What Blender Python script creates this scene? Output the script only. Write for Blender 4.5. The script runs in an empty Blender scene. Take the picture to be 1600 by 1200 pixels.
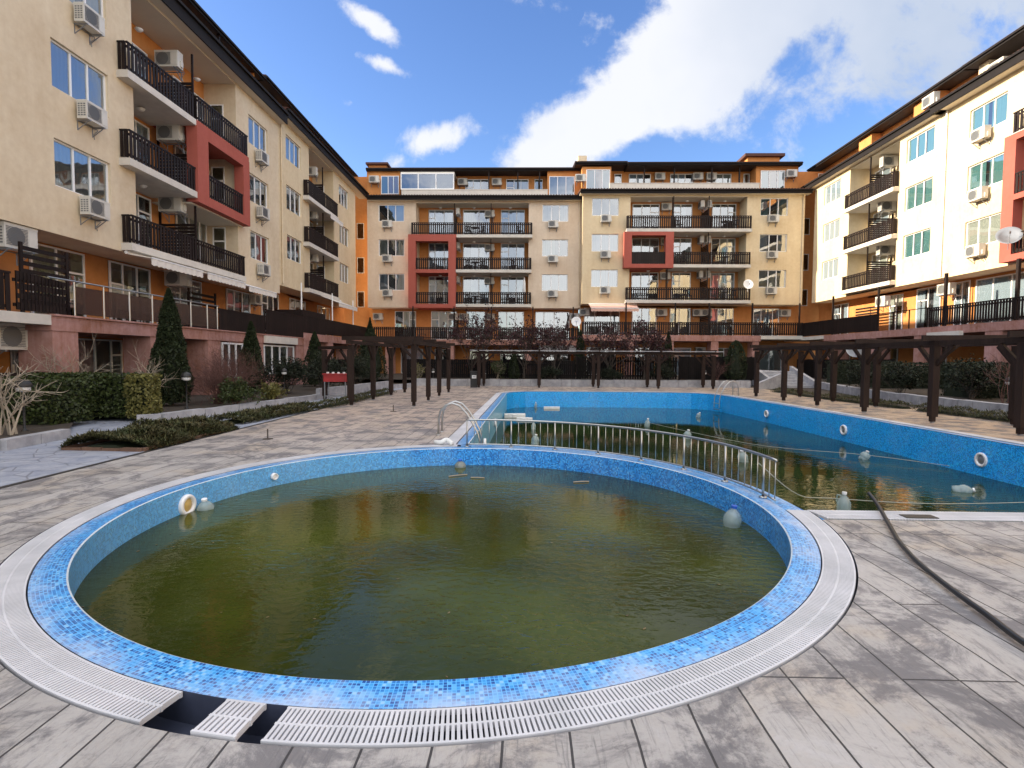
import bpy, bmesh, math, random
from mathutils import Vector, Matrix, noise
from mathutils.geometry import delaunay_2d_cdt
random.seed(7)
S = bpy.context.scene
COL = S.collection
R = math.radians

# ------------------------------------------------------------------ camera
cam = bpy.data.cameras.new('camera'); co = bpy.data.objects.new('camera', cam); COL.objects.link(co)
pitch, yaw, roll = .04708, -.02168, .00621
fw = Vector((math.sin(yaw)*math.cos(pitch), math.cos(yaw)*math.cos(pitch), -math.sin(pitch)))
rt = Vector((math.cos(yaw), -math.sin(yaw), 0)); up = rt.cross(fw)
r2 = rt*math.cos(roll) + up*math.sin(roll); u2 = -rt*math.sin(roll) + up*math.cos(roll)
mt = Matrix((r2, u2, -fw)).transposed().to_4x4(); mt.translation = Vector((0, 0, 1.6)); co.matrix_world = mt
cam.sensor_width = 36; cam.lens = 835.4/1600*36; cam.clip_start = .05; cam.clip_end = 3000
S.camera = co

# ------------------------------------------------------------------ light
SUN_EL = R(19)
sun = bpy.data.lights.new('sun', 'SUN'); so = bpy.data.objects.new('sun', sun); COL.objects.link(so)
sun.energy = 4.2; sun.angle = R(.5); sun.color = (1, .85, .63)
sd = Vector((-math.cos(SUN_EL), .02, math.sin(SUN_EL)))
so.rotation_euler = sd.to_track_quat('Z', 'Y').to_euler()
S.view_settings.view_transform = 'Standard'; S.view_settings.look = 'None'
S.view_settings.gamma = 1; S.view_settings.exposure = 1.45; S.view_settings.use_curve_mapping = False

W = bpy.data.worlds.new('World'); S.world = W; W.use_nodes = True
wt = W.node_tree; wt.nodes.clear()
def N(t, typ, **k):
    n = t.nodes.new(typ)
    for a, v in k.items(): setattr(n, a, v)
    return n
def math_(t, op, a, b=None, clamp=False):
    n = N(t, 'ShaderNodeMath', operation=op, use_clamp=clamp)
    for i, x in enumerate((a, b)):
        if x is None: continue
        if isinstance(x, (int, float)): n.inputs[i].default_value = x
        else: t.links.new(x, n.inputs[i])
    return n.outputs[0]
def sky():
    t = wt; L = t.links.new
    out = N(t, 'ShaderNodeOutputWorld')
    sk = N(t, 'ShaderNodeTexSky', sky_type='NISHITA', sun_disc=False, sun_elevation=SUN_EL, sun_rotation=R(-90))
    sk.altitude = 0; sk.air_density = 1.0; sk.dust_density = .5; sk.ozone_density = 2.2
    b1 = N(t, 'ShaderNodeBackground'); b1.inputs[1].default_value = .10
    hs = N(t, 'ShaderNodeHueSaturation'); hs.inputs['Saturation'].default_value = 1.18; hs.inputs['Hue'].default_value = .514; hs.inputs['Value'].default_value = 1.08
    L(sk.outputs[0], hs.inputs['Color']); L(hs.outputs[0], b1.inputs[0])
    tc = N(t, 'ShaderNodeTexCoord'); sp = N(t, 'ShaderNodeSeparateXYZ'); L(tc.outputs['Generated'], sp.inputs[0])
    y = math_(t, 'MAXIMUM', sp.outputs[1], .02)
    gx = math_(t, 'DIVIDE', sp.outputs[0], y); gz = math_(t, 'DIVIDE', sp.outputs[2], y)
    cb = N(t, 'ShaderNodeCombineXYZ'); L(gx, cb.inputs[0]); L(gz, cb.inputs[1])
    def nz(scale, det, rough=.6, dist=0.0, off=0):
        m = N(t, 'ShaderNodeMapping'); m.inputs['Location'].default_value = (off, off*.7, off*.3)
        L(cb.outputs[0], m.inputs[0])
        n = N(t, 'ShaderNodeTexNoise'); n.inputs['Scale'].default_value = scale; n.inputs['Detail'].default_value = det
        n.inputs['Roughness'].default_value = rough; n.inputs['Distortion'].default_value = dist
        L(m.outputs[0], n.inputs['Vector']); return n.outputs[0]
    n1 = nz(4.5, 10, .6, .3); n2 = nz(13, 8, .65, .2, 3)
    nn = math_(t, 'ADD', math_(t, 'MULTIPLY', math_(t, 'SUBTRACT', n1, .5), 1.9), math_(t, 'MULTIPLY', math_(t, 'SUBTRACT', n2, .5), 1.1))
    acc = None
    # soft ellipses in the plane of directions around the courtyard axis: x, z, half-length, half-width, angle, weight
    for (cx, cz, a, b, ang, wgt, soft) in ((.13, .43, .20, .075, 27, 1.3, 1.0), (.31, .545, .24, .12, 30, 1.4, 1.0), (.52, .68, .34, .14, 12, 1.1, 1.0), (.74, .66, .42, .18, 14, .7, 1.3), (.62, .86, .6, .2, 5, .9, 1),
                                    (-.165, .402, .095, .045, 14, .80, .9), (-.285, .615, .085, .020, -35, .62, 1), (-.255, .535, .05, .014, -20, .5, 1), (-.06, .66, .12, .02, -10, .22, 1), (-.43, .50, .1, .02, -20, .25, 1), (-.24, .36, .08, .03, 10, .45, 1)):
        m = N(t, 'ShaderNodeMapping', vector_type='TEXTURE')
        m.inputs['Location'].default_value = (cx, cz, 0); m.inputs['Rotation'].default_value = (0, 0, R(ang)); m.inputs['Scale'].default_value = (a, b, 1)
        L(cb.outputs[0], m.inputs[0])
        ln = N(t, 'ShaderNodeVectorMath', operation='LENGTH'); L(m.outputs[0], ln.inputs[0])
        v = math_(t, 'MULTIPLY', math_(t, 'SUBTRACT', 1.25, math_(t, 'MULTIPLY', ln.outputs['Value'], 1/soft)), wgt)
        v = math_(t, 'MAXIMUM', v, 0)
        acc = v if acc is None else math_(t, 'MAXIMUM', acc, v)
    d = math_(t, 'ADD', acc, math_(t, 'MULTIPLY', nn, 1.0))
    d = math_(t, 'MULTIPLY', d, math_(t, 'GREATER_THAN', acc, .0))
    mr = N(t, 'ShaderNodeMapRange', interpolation_type='SMOOTHSTEP'); mr.inputs[1].default_value = .18; mr.inputs[2].default_value = .68
    L(d, mr.inputs[0])
    # unseen clouds overhead and behind the camera, added for ambient fill; panes mirror them
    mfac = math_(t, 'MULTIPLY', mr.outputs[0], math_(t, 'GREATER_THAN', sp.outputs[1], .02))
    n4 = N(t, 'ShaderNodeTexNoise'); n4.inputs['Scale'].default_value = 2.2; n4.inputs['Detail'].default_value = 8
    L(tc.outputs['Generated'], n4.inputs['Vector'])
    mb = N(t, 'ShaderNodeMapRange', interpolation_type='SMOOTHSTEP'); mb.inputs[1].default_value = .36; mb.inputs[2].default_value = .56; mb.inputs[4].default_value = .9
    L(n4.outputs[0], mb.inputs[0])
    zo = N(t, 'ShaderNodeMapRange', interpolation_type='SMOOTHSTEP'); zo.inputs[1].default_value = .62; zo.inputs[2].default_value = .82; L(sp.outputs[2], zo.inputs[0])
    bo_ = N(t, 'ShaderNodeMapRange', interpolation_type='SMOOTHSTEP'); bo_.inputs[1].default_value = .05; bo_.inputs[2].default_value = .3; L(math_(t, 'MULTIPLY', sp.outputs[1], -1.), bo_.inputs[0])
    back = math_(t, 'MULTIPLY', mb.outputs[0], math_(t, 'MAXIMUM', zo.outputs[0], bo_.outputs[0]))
    mfac2 = math_(t, 'MULTIPLY', mfac, .93)
    # cloud body: white where thick, blue-grey where it thins towards the right
    rr = N(t, 'ShaderNodeMapRange'); rr.inputs[1].default_value = .2; rr.inputs[2].default_value = .62; L(gx, rr.inputs[0])
    sh = math_(t, 'ADD', math_(t, 'MULTIPLY', rr.outputs[0], .75), math_(t, 'MULTIPLY', math_(t, 'SUBTRACT', nz(4, 4, .5, 0, 7), .5), .8), True)
    cm = N(t, 'ShaderNodeMix', data_type='RGBA'); cm.inputs[6].default_value = (.92, .93, .97, 1); cm.inputs[7].default_value = (.46, .55, .70, 1); L(sh, cm.inputs[0])
    b2 = N(t, 'ShaderNodeBackground'); b2.inputs[1].default_value = .40; L(cm.outputs[2], b2.inputs[0])
    mx = N(t, 'ShaderNodeMixShader'); L(mfac2, mx.inputs[0]); L(b1.outputs[0], mx.inputs[1]); L(b2.outputs[0], mx.inputs[2])
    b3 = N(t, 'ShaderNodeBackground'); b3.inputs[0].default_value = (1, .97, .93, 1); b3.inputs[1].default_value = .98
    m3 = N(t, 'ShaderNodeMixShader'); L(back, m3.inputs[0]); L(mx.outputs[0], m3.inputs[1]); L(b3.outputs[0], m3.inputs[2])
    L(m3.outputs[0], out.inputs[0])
sky()

# ------------------------------------------------------------------ materials
MATS = {}
def mat(name, col, rough=.8, var=.0, scale=3.0, bump=0.0, bscale=40.0, metal=0.0, spec=.5, col2=None, detail=6, island=0.0, stretch=None, trans=0.0):
    if name in MATS: return MATS[name]
    m = bpy.data.materials.new(name); m.use_nodes = True; t = m.node_tree; L = t.links.new
    p = t.nodes['Principled BSDF']; p.inputs['Roughness'].default_value = rough; p.inputs['Metallic'].default_value = metal
    p.inputs['Specular IOR Level'].default_value = spec
    tc = N(t, 'ShaderNodeTexCoord'); vec = tc.outputs['Object']
    if stretch:
        mp = N(t, 'ShaderNodeMapping'); mp.inputs['Scale'].default_value = stretch; L(vec, mp.inputs[0]); vec = mp.outputs[0]
    c = None
    if var > 0 or col2:
        n = N(t, 'ShaderNodeTexNoise'); n.inputs['Scale'].default_value = scale; n.inputs['Detail'].default_value = detail; n.inputs['Roughness'].default_value = .65
        L(vec, n.inputs['Vector'])
        mr = N(t, 'ShaderNodeMapRange'); mr.inputs[1].default_value = .3; mr.inputs[2].default_value = .7; L(n.outputs[0], mr.inputs[0])
        mx = N(t, 'ShaderNodeMix', data_type='RGBA')
        c2 = col2 or tuple(x*(1-var) for x in col)
        mx.inputs[6].default_value = (*c2, 1); mx.inputs[7].default_value = (*col, 1); L(mr.outputs[0], mx.inputs[0]); c = mx.outputs[2]
    if island > 0:
        g = N(t, 'ShaderNodeNewGeometry'); h = N(t, 'ShaderNodeHueSaturation'); L(g.outputs['Random Per Island'], math_in(t, h, island))
        if c is None: h.inputs['Color'].default_value = (*col, 1)
        else: L(c, h.inputs['Color'])
        c = h.outputs[0]
    if c is None: p.inputs['Base Color'].default_value = (*col, 1)
    else: L(c, p.inputs['Base Color'])
    if bump > 0:
        n = N(t, 'ShaderNodeTexNoise'); n.inputs['Scale'].default_value = bscale; n.inputs['Detail'].default_value = 4; L(vec, n.inputs['Vector'])
        b = N(t, 'ShaderNodeBump'); b.inputs['Strength'].default_value = bump; b.inputs['Distance'].default_value = .02; L(n.outputs[0], b.inputs['Height']); L(b.outputs[0], p.inputs['Normal'])
    MATS[name] = m; return m
def math_in(t, h, amt):
    mr = N(t, 'ShaderNodeMapRange'); mr.inputs[3].default_value = 1-amt; mr.inputs[4].default_value = 1+amt
    t.links.new(mr.outputs[0], h.inputs['Value']); return mr.inputs[0]

def stucco(name, col, stain=.12, streak=(1.3, 2, .25)):
    """painted render: faint blotches, rain streaks running down, fine grain"""
    m = bpy.data.materials.new(name); m.use_nodes = True; t = m.node_tree; L = t.links.new
    p = t.nodes['Principled BSDF']; p.inputs['Roughness'].default_value = .9; p.inputs['Specular IOR Level'].default_value = .2
    tc = N(t, 'ShaderNodeTexCoord')
    def nz(sc, st, det=6):
        mp = N(t, 'ShaderNodeMapping'); mp.inputs['Scale'].default_value = st; L(tc.outputs['Object'], mp.inputs[0])
        n = N(t, 'ShaderNodeTexNoise'); n.inputs['Scale'].default_value = sc; n.inputs['Detail'].default_value = det; n.inputs['Roughness'].default_value = .6; L(mp.outputs[0], n.inputs['Vector']); return n.outputs[0]
    a = nz(.5, (1, 1, 1)); b = nz(streak[0], (streak[1], streak[1], streak[2])); c = nz(5, (1, 1, 1))
    s = math_(t, 'ADD', math_(t, 'MULTIPLY', a, .45), math_(t, 'ADD', math_(t, 'MULTIPLY', b, .25), math_(t, 'MULTIPLY', c, .3)))
    mr = N(t, 'ShaderNodeMapRange'); mr.inputs[1].default_value = .35; mr.inputs[2].default_value = .62; L(s, mr.inputs[0])
    mx = N(t, 'ShaderNodeMix', data_type='RGBA'); mx.inputs[6].default_value = (*[x*(1-stain*(1+.3*i)) for i, x in enumerate(col)], 1); mx.inputs[7].default_value = (*col, 1)
    L(mr.outputs[0], mx.inputs[0]); L(mx.outputs[2], p.inputs['Base Color'])
    bp = N(t, 'ShaderNodeBump'); bp.inputs['Strength'].default_value = .25; bp.inputs['Distance'].default_value = .01; L(nz(60, (1, 1, 1), 3), bp.inputs['Height']); L(bp.outputs[0], p.inputs['Normal'])
    MATS[name] = m; return m

CREAM = stucco('cream_render', (.71, .605, .445), .2)
CREAM2 = stucco('cream_render_warm_light', (.71, .595, .405), .2)  # same cream paint, with warm sun and bounce light put into the tint
CREAM_SHADE = stucco('cream_render_shade', (.69, .58, .46), .2)  # same cream paint, with the back block's shade put into the tint
ORANGE = stucco('orange_render', (.60, .27, .095), .22)
REDR = stucco('red_render', (.40, .11, .085), .15)
PINK = stucco('pink_render', (.46, .27, .25), .5, (3.5, 2.5, .3))
CEIL = mat('loggia_ceiling_paint', (.66, .60, .50), .9, .05)
SLAB = mat('white_slab_paint', (.64, .60, .54), .8, .18, 2.5)
WHITE = mat('white_plastic', (.80, .80, .80), .35, .05, 2)
FENCEW = mat('black_stained_wood', (.0075, .0055, .0055), .7, .45, 6, .3, 30, spec=.15, stretch=(1, 1, .15), island=.35)
PVC = mat('window_plastic', (.80, .80, .80), .3, .04, 2)
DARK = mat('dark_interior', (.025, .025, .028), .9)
WOOD = mat('dark_stained_wood', (.016, .0085, .0075), .6, .45, 6, .3, 30, spec=.25, stretch=(1, 1, .15), island=.35)
WOOD2 = mat('weathered_beam_wood', (.032, .019, .015), .75, .5, 5, .4, 25, spec=.2, stretch=(1, 1, .2), island=.25)
FASCIA = mat('dark_fascia', (.014, .011, .011), .75, .3, 3, spec=.2)
SOFFIT = mat('dark_soffit_wood', (.03, .017, .014), .7, .4, 8)
TILE_ROOF = mat('roof_tile', (.09, .032, .022), .8, .4, 12, .5, 8)
STEEL = mat('brushed_steel', (.48, .48, .47), .33, .1, 5, metal=1.0)
GREYM = mat('grey_metal', (.30, .31, .33), .4, .1, 5, metal=.6)
BLACK = mat('black_rubber', (.018, .018, .018), .5, .2, 8)
STONE = mat('grey_kerb_stone', (.42, .42, .44), .85, 0, 2.5, .6, 12, col2=(.22, .22, .24))
SOIL = mat('garden_soil', (.06, .045, .032), .95, .5, 6, .8, 15)
ACW = mat('aircon_casing', (.62, .60, .55), .45, .12, 3)
ACG = mat('aircon_grille', (.14, .145, .15), .5)
REDP = mat('red_paint', (.40, .03, .03), .4, .3, 5)
AWN = mat('awning_fabric', (.74, .70, .64), .85, .12, 4)
AWNP = mat('pink_awning_fabric', (.66, .42, .34), .85, .12, 4)
LEAFT = mat('thuja_leaf', (.020, .030, .010), .7, .35, 1.6, island=.45, spec=.25)
LEAFH = mat('hedge_leaf', (.040, .056, .014), .55, .35, 2, island=.5, spec=.3)
LEAFY = mat('yellow_green_leaf', (.15, .14, .04), .6, .3, 2, island=.4, spec=.3)
LEAFJ = mat('juniper_leaf', (.040, .056, .020), .7, 0, 3.0, island=.45, spec=.2, col2=(.085, .068, .034))
LEAFP = mat('plum_leaf', (.048, .014, .018), .6, .3, 3, island=.5, spec=.3)
LEAFD = mat('evergreen_leaf', (.018, .025, .012), .65, .4, 1.5, island=.5, spec=.3)
TWIG = mat('twig_bark', (.12, .055, .045), .85, .3, 4, island=.35)
TWIGP = mat('pale_twig_bark', (.36, .30, .23), .85, .3, 4, island=.25)
BARK = mat('bark', (.07, .055, .045), .9, .4, 10, .5, 20)
BOTTLE = mat('bottle_plastic', (.50, .60, .60), .12, .08, 4, spec=.8)
_t = BOTTLE.node_tree; _o = [n for n in _t.nodes if n.type == 'OUTPUT_MATERIAL'][0]; _x = N(_t, 'ShaderNodeMixShader'); _x.inputs[0].default_value = .58; _r = N(_t, 'ShaderNodeBsdfTransparent'); _r.inputs[0].default_value = (.86, .95, .93, 1)
_t.links.new(_t.nodes['Principled BSDF'].outputs[0], _x.inputs[1]); _t.links.new(_r.outputs[0], _x.inputs[2]); _t.links.new(_x.outputs[0], _o.inputs[0])
CAPB = mat('blue_cap', (.02, .10, .5), .4)
ROPE = mat('rope', (.35, .36, .33), .8)
BOARD = mat('sun_bleached_plastic', (.75, .76, .75), .5, .15, 4)

def curtain_mat(name, col, fold=11.0):
    m = bpy.data.materials.new(name); m.use_nodes = True; t = m.node_tree; L = t.links.new
    p = t.nodes['Principled BSDF']; p.inputs['Roughness'].default_value = .9; p.inputs['Base Color'].default_value = (*col, 1)
    MATS[name] = m; return m
CURT = [curtain_mat('white_curtain', (.44, .46, .49)), curtain_mat('cream_curtain', (.48, .45, .39)), curtain_mat('grey_curtain', (.30, .32, .34)), curtain_mat('teal_curtain', (.15, .29, .28)), curtain_mat('olive_curtain', (.34, .35, .22))]
def glass_mat(name, tint, refl_ior=1.9, base=.0, dark=None):
    m = bpy.data.materials.new(name); m.use_nodes = True; t = m.node_tree; L = t.links.new; t.nodes.clear()
    o = N(t, 'ShaderNodeOutputMaterial'); tr = N(t, 'ShaderNodeBsdfTransparent'); tr.inputs[0].default_value = (*tint, 1)
    gl = N(t, 'ShaderNodeBsdfGlossy'); gl.inputs['Roughness'].default_value = .015; gl.inputs[0].default_value = (.92, .96, 1, 1)
    fr = N(t, 'ShaderNodeFresnel'); fr.inputs[0].default_value = refl_ior
    tc = N(t, 'ShaderNodeTexCoord'); n = N(t, 'ShaderNodeTexNoise'); n.inputs['Scale'].default_value = 1.3; n.inputs['Detail'].default_value = 1; L(tc.outputs['Object'], n.inputs[0])
    b = N(t, 'ShaderNodeBump'); b.inputs['Strength'].default_value = .10; b.inputs['Distance'].default_value = .05; L(n.outputs[0], b.inputs['Height']); L(b.outputs[0], gl.inputs['Normal'])
    f = math_(t, 'ADD', fr.outputs[0], base, True)
    mx = N(t, 'ShaderNodeMixShader'); L(f, mx.inputs[0]); L(tr.outputs[0], mx.inputs[1]); L(gl.outputs[0], mx.inputs[2]); L(mx.outputs[0], o.inputs[0])
    MATS[name] = m; return m
GLASS = glass_mat('window_glass', (.74, .82, .86), 2.2, .14)
def film_mat(name, col, see, tint):
    m = mat(name, col, .22, .15, 1.5); t = m.node_tree; o = [n for n in t.nodes if n.type == 'OUTPUT_MATERIAL'][0]; x = N(t, 'ShaderNodeMixShader'); x.inputs[0].default_value = see; r = N(t, 'ShaderNodeBsdfTransparent'); r.inputs[0].default_value = (*tint, 1)
    t.links.new(t.nodes['Principled BSDF'].outputs[0], x.inputs[1]); t.links.new(r.outputs[0], x.inputs[2]); t.links.new(x.outputs[0], o.inputs[0]); return m
GLASSB = film_mat('brown_balustrade_glass', (.085, .055, .048), .35, (.6, .45, .4))

def mosaic(name, pale, gain=(1, 1, 1), size=.021, wear=.35, joint=.80, algae=False):
    m = bpy.data.materials.new(name); m.use_nodes = True; t = m.node_tree; L = t.links.new
    p = t.nodes['Principled BSDF']; p.inputs['Roughness'].default_value = .28
    uv = N(t, 'ShaderNodeUVMap'); sc = N(t, 'ShaderNodeVectorMath', operation='SCALE'); sc.inputs['Scale'].default_value = 1/size; L(uv.outputs[0], sc.inputs[0])
    fl = N(t, 'ShaderNodeVectorMath', operation='FLOOR'); L(sc.outputs[0], fl.inputs[0])
    frc = N(t, 'ShaderNodeVectorMath', operation='FRACTION'); L(sc.outputs[0], frc.inputs[0])
    wn = N(t, 'ShaderNodeTexWhiteNoise', noise_dimensions='2D'); L(fl.outputs[0], wn.inputs['Vector'])
    # small clusters of the same tint
    cr = N(t, 'ShaderNodeValToRGB'); e = cr.color_ramp; e.interpolation = 'CONSTANT'
    cols = [(0, (.006, .06, .30)), (.26, (.018, .17, .55)), (.52, (.050, .30, .74)), (.76, (.14, .40, .80)), (.92, (.34, .52, .82))]
    if pale: cols = [(0, (.020, .17, .38)), (.14, (.05, .30, .58)), (.40, (.11, .42, .66)), (.66, (.20, .53, .70)), (.88, (.36, .64, .72))]
    cols = [(a, tuple(min(.95, c*g_) for c, g_ in zip(cc, gain))) for a, cc in cols]
    e.elements[0].position = 0; e.elements[0].color = (*cols[0][1], 1); e.elements[1].position = cols[1][0]; e.elements[1].color = (*cols[1][1], 1)
    for a, c in cols[2:]: x = e.elements.new(a); x.color = (*c, 1)
    L(wn.outputs[0], cr.inputs[0]); crout = cr.outputs[0]
    if algae:       # the west side of the round pool has gone pale and greenish
        tg_ = N(t, 'ShaderNodeTexCoord'); sg = N(t, 'ShaderNodeSeparateXYZ'); L(tg_.outputs['Object'], sg.inputs[0]); ng = N(t, 'ShaderNodeTexNoise'); ng.inputs['Scale'].default_value = 2.5; ng.inputs['Detail'].default_value = 6; L(tg_.outputs['Object'], ng.inputs[0])
        fg = N(t, 'ShaderNodeMapRange', interpolation_type='SMOOTHSTEP'); fg.inputs[1].default_value = .1; fg.inputs[2].default_value = 2.4; L(math_(t, 'SUBTRACT', math_(t, 'MULTIPLY', math_(t, 'SUBTRACT', ng.outputs[0], .5), 2.2), sg.outputs[0]), fg.inputs[0])
        mg = N(t, 'ShaderNodeMix', data_type='RGBA', blend_type='MIX'); mg.inputs[7].default_value = (.30, .55, .56, 1); L(cr.outputs[0], mg.inputs[6]); L(math_(t, 'MULTIPLY', fg.outputs[0], .42), mg.inputs[0]); crout = mg.outputs[2]
    sep = N(t, 'ShaderNodeSeparateXYZ'); L(frc.outputs[0], sep.inputs[0])
    g = math_(t, 'MAXIMUM', math_(t, 'GREATER_THAN', sep.outputs[0], joint), math_(t, 'GREATER_THAN', sep.outputs[1], joint))
    mx = N(t, 'ShaderNodeMix', data_type='RGBA'); mx.inputs[7].default_value = (*[min(.95, c*g_) for c, g_ in zip((.16, .46, .95) if not pale else (.30, .62, .74), gain)], 1); L(crout, mx.inputs[6]); L(g if not algae else math_(t, 'MULTIPLY', g, .8), mx.inputs[0])
    # lime bloom
    tc = N(t, 'ShaderNodeTexCoord'); n = N(t, 'ShaderNodeTexNoise'); n.inputs['Scale'].default_value = 1.6; n.inputs['Detail'].default_value = 8; n.inputs['Roughness'].default_value = .7; L(tc.outputs['Object'], n.inputs[0])
    mr = N(t, 'ShaderNodeMapRange'); mr.inputs[1].default_value = .46; mr.inputs[2].default_value = .70; mr.inputs[4].default_value = wear; nv = n.outputs[0]
    if wear > .5:      # lime builds up towards the gutter
        sv = N(t, 'ShaderNodeSeparateXYZ'); L(uv.outputs[0], sv.inputs[0]); nv = math_(t, 'ADD', nv, math_(t, 'MULTIPLY', math_(t, 'SUBTRACT', sv.outputs[1], .10), .9))
    L(nv, mr.inputs[0])
    m2 = N(t, 'ShaderNodeMix', data_type='RGBA'); m2.inputs[7].default_value = (.46, .55, .72, 1); L(mx.outputs[2], m2.inputs[6]); L(mr.outputs[0], m2.inputs[0])
    L(m2.outputs[2], p.inputs['Base Color'])
    MATS[name] = m; return m
MOS = mosaic('blue_mosaic', False, gain=(.45, .92, 1.05), wear=.12, algae=True)
MOSTOP = mosaic('worn_blue_mosaic', False, gain=(.7, .92, .88), wear=.75)
MOSP = mosaic('pale_mosaic', True, wear=.3)
MOSDEEP = mosaic('pool_wall_mosaic', False, gain=(.2, 1.1, 1.3), wear=.12)
GRATE = mat('white_gutter_plastic', (.66, .66, .70), .5, 0, 1.6, col2=(.44, .45, .48), detail=10)
CHAN = mat('gutter_channel', (.05, .06, .10), .5, .4, 5)

def deck_mat():
    m = bpy.data.materials.new('stamped_concrete_planks'); m.use_nodes = True; t = m.node_tree; L = t.links.new
    p = t.nodes['Principled BSDF']; p.inputs['Roughness'].default_value = .62; p.inputs['Specular IOR Level'].default_value = .35
    tc = N(t, 'ShaderNodeTexCoord'); mp = N(t, 'ShaderNodeMapping'); mp.inputs['Rotation'].default_value = (0, 0, R(90)); mp.inputs['Location'].default_value = (.35, .07, 0); L(tc.outputs['Object'], mp.inputs[0])
    # slight wander so that no joint is ruler straight
    wn = N(t, 'ShaderNodeTexNoise'); wn.inputs['Scale'].default_value = 1.8; wn.inputs['Detail'].default_value = 3; L(tc.outputs['Object'], wn.inputs[0])
    wv = N(t, 'ShaderNodeVectorMath', operation='SCALE'); wv.inputs['Scale'].default_value = .02; L(wn.outputs['Color'], wv.inputs[0])
    ad = N(t, 'ShaderNodeVectorMath', operation='ADD'); L(mp.outputs[0], ad.inputs[0]); L(wv.outputs[0], ad.inputs[1])
    br = N(t, 'ShaderNodeTexBrick'); br.offset = .37; br.offset_frequency = 3; br.squash = 1.0
    br.inputs['Scale'].default_value = 1; br.inputs['Mortar Size'].default_value = .006; br.inputs['Mortar Smooth'].default_value = .3
    br.inputs['Brick Width'].default_value = 2.3; br.inputs['Row Height'].default_value = .285; br.inputs['Bias'].default_value = 0
    br.inputs['Color1'].default_value = (.42, .42, .42, 1); br.inputs['Color2'].default_value = (.58, .58, .58, 1); br.inputs['Mortar'].default_value = (0, 0, 0, 1)
    L(ad.outputs[0], br.inputs['Vector'])
    def nz(sc, st, det=8, rough=.65, dist=0.):
        q = N(t, 'ShaderNodeMapping'); q.inputs['Scale'].default_value = st; L(tc.outputs['Object'], q.inputs[0])
        n = N(t, 'ShaderNodeTexNoise'); n.inputs['Scale'].default_value = sc; n.inputs['Detail'].default_value = det; n.inputs['Roughness'].default_value = rough; n.inputs['Distortion'].default_value = dist
        L(q.outputs[0], n.inputs['Vector']); return n.outputs[0]
    blot = nz(1.7, (1, 1, 1), 12, .75, .6); big = nz(.28, (1, 1, 1), 4); grain = nz(7, (5.5, .45, 1), 9, .72, .9); fine = nz(45, (1, 1, 1), 6, .7)
    def ramp(v, a, b, lo=0., hi=1.):
        q = N(t, 'ShaderNodeMapRange', interpolation_type='SMOOTHSTEP'); q.inputs[1].default_value = a; q.inputs[2].default_value = b; q.inputs[3].default_value = lo; q.inputs[4].default_value = hi; L(v, q.inputs[0]); return q.outputs[0]
    def mix(f, a, b, mode='MIX'):
        q = N(t, 'ShaderNodeMix', data_type='RGBA', blend_type=mode)
        for i, v in ((0, f), (6, a), (7, b)):
            if isinstance(v, float): q.inputs[i].default_value = v
            elif isinstance(v, tuple): q.inputs[i].default_value = (*v, 1)
            else: L(v, q.inputs[i])
        return q.outputs[2]
    sp = N(t, 'ShaderNodeSeparateXYZ'); L(tc.outputs['Object'], sp.inputs[0])
    # the pigment is grey beside the small pool and sandier round the big one
    far = ramp(math_(t, 'ADD', math_(t, 'ADD', sp.outputs[1], math_(t, 'MULTIPLY', sp.outputs[0], .25)), math_(t, 'MULTIPLY', big, 5.)), 8., 17.)
    east = ramp(sp.outputs[0], 8.8, 10.2)
    base = mix(far, (.38, .362, .35), (.43, .335, .27))
    base = mix(math_(t, 'MULTIPLY', east, .8), base, (.44, .31, .20))
    warm = mix(ramp(nz(.9, (1, 1, 1), 5), .48, .68, 0., .6), base, (.42, .345, .26))
    c = mix(ramp(blot, .45, .58, 0., .85), warm, (.125, .12, .13))
    c = mix(ramp(grain, .52, .66, 0., .5), c, (.10, .098, .105))
    c = mix(ramp(math_(t, 'SUBTRACT', 1., blot), .56, .68, 0., .5), c, (.44, .43, .44))
    c = mix(ramp(nz(2.6, (1, 1, 1), 10, .8), .58, .66, 0., .6), c, (.10, .095, .10))
    c = mix(ramp(fine, .45, .75, 0., .25), c, (.20, .19, .19))
    tone = N(t, 'ShaderNodeMix', data_type='RGBA', blend_type='OVERLAY'); tone.inputs[0].default_value = .55; L(c, tone.inputs[6]); L(br.outputs['Color'], tone.inputs[7])
    inm = ramp(br.outputs['Fac'], .0, 1.)
    c = mix(inm, tone.outputs[2], (.045, .043, .045))
    L(c, p.inputs['Base Color'])
    h = math_(t, 'ADD', math_(t, 'MULTIPLY', math_(t, 'SUBTRACT', 1, br.outputs['Fac']), 1.0), math_(t, 'ADD', math_(t, 'MULTIPLY', grain, .8), math_(t, 'MULTIPLY', fine, .15)))
    b = N(t, 'ShaderNodeBump'); b.inputs['Strength'].default_value = .7; b.inputs['Distance'].default_value = .008; L(h, b.inputs['Height']); L(b.outputs[0], p.inputs['Normal'])
    L(ramp(blot, .4, .7, .5, .75), p.inputs['Roughness'])
    MATS[m.name] = m; return m
DECK = deck_mat()
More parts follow.
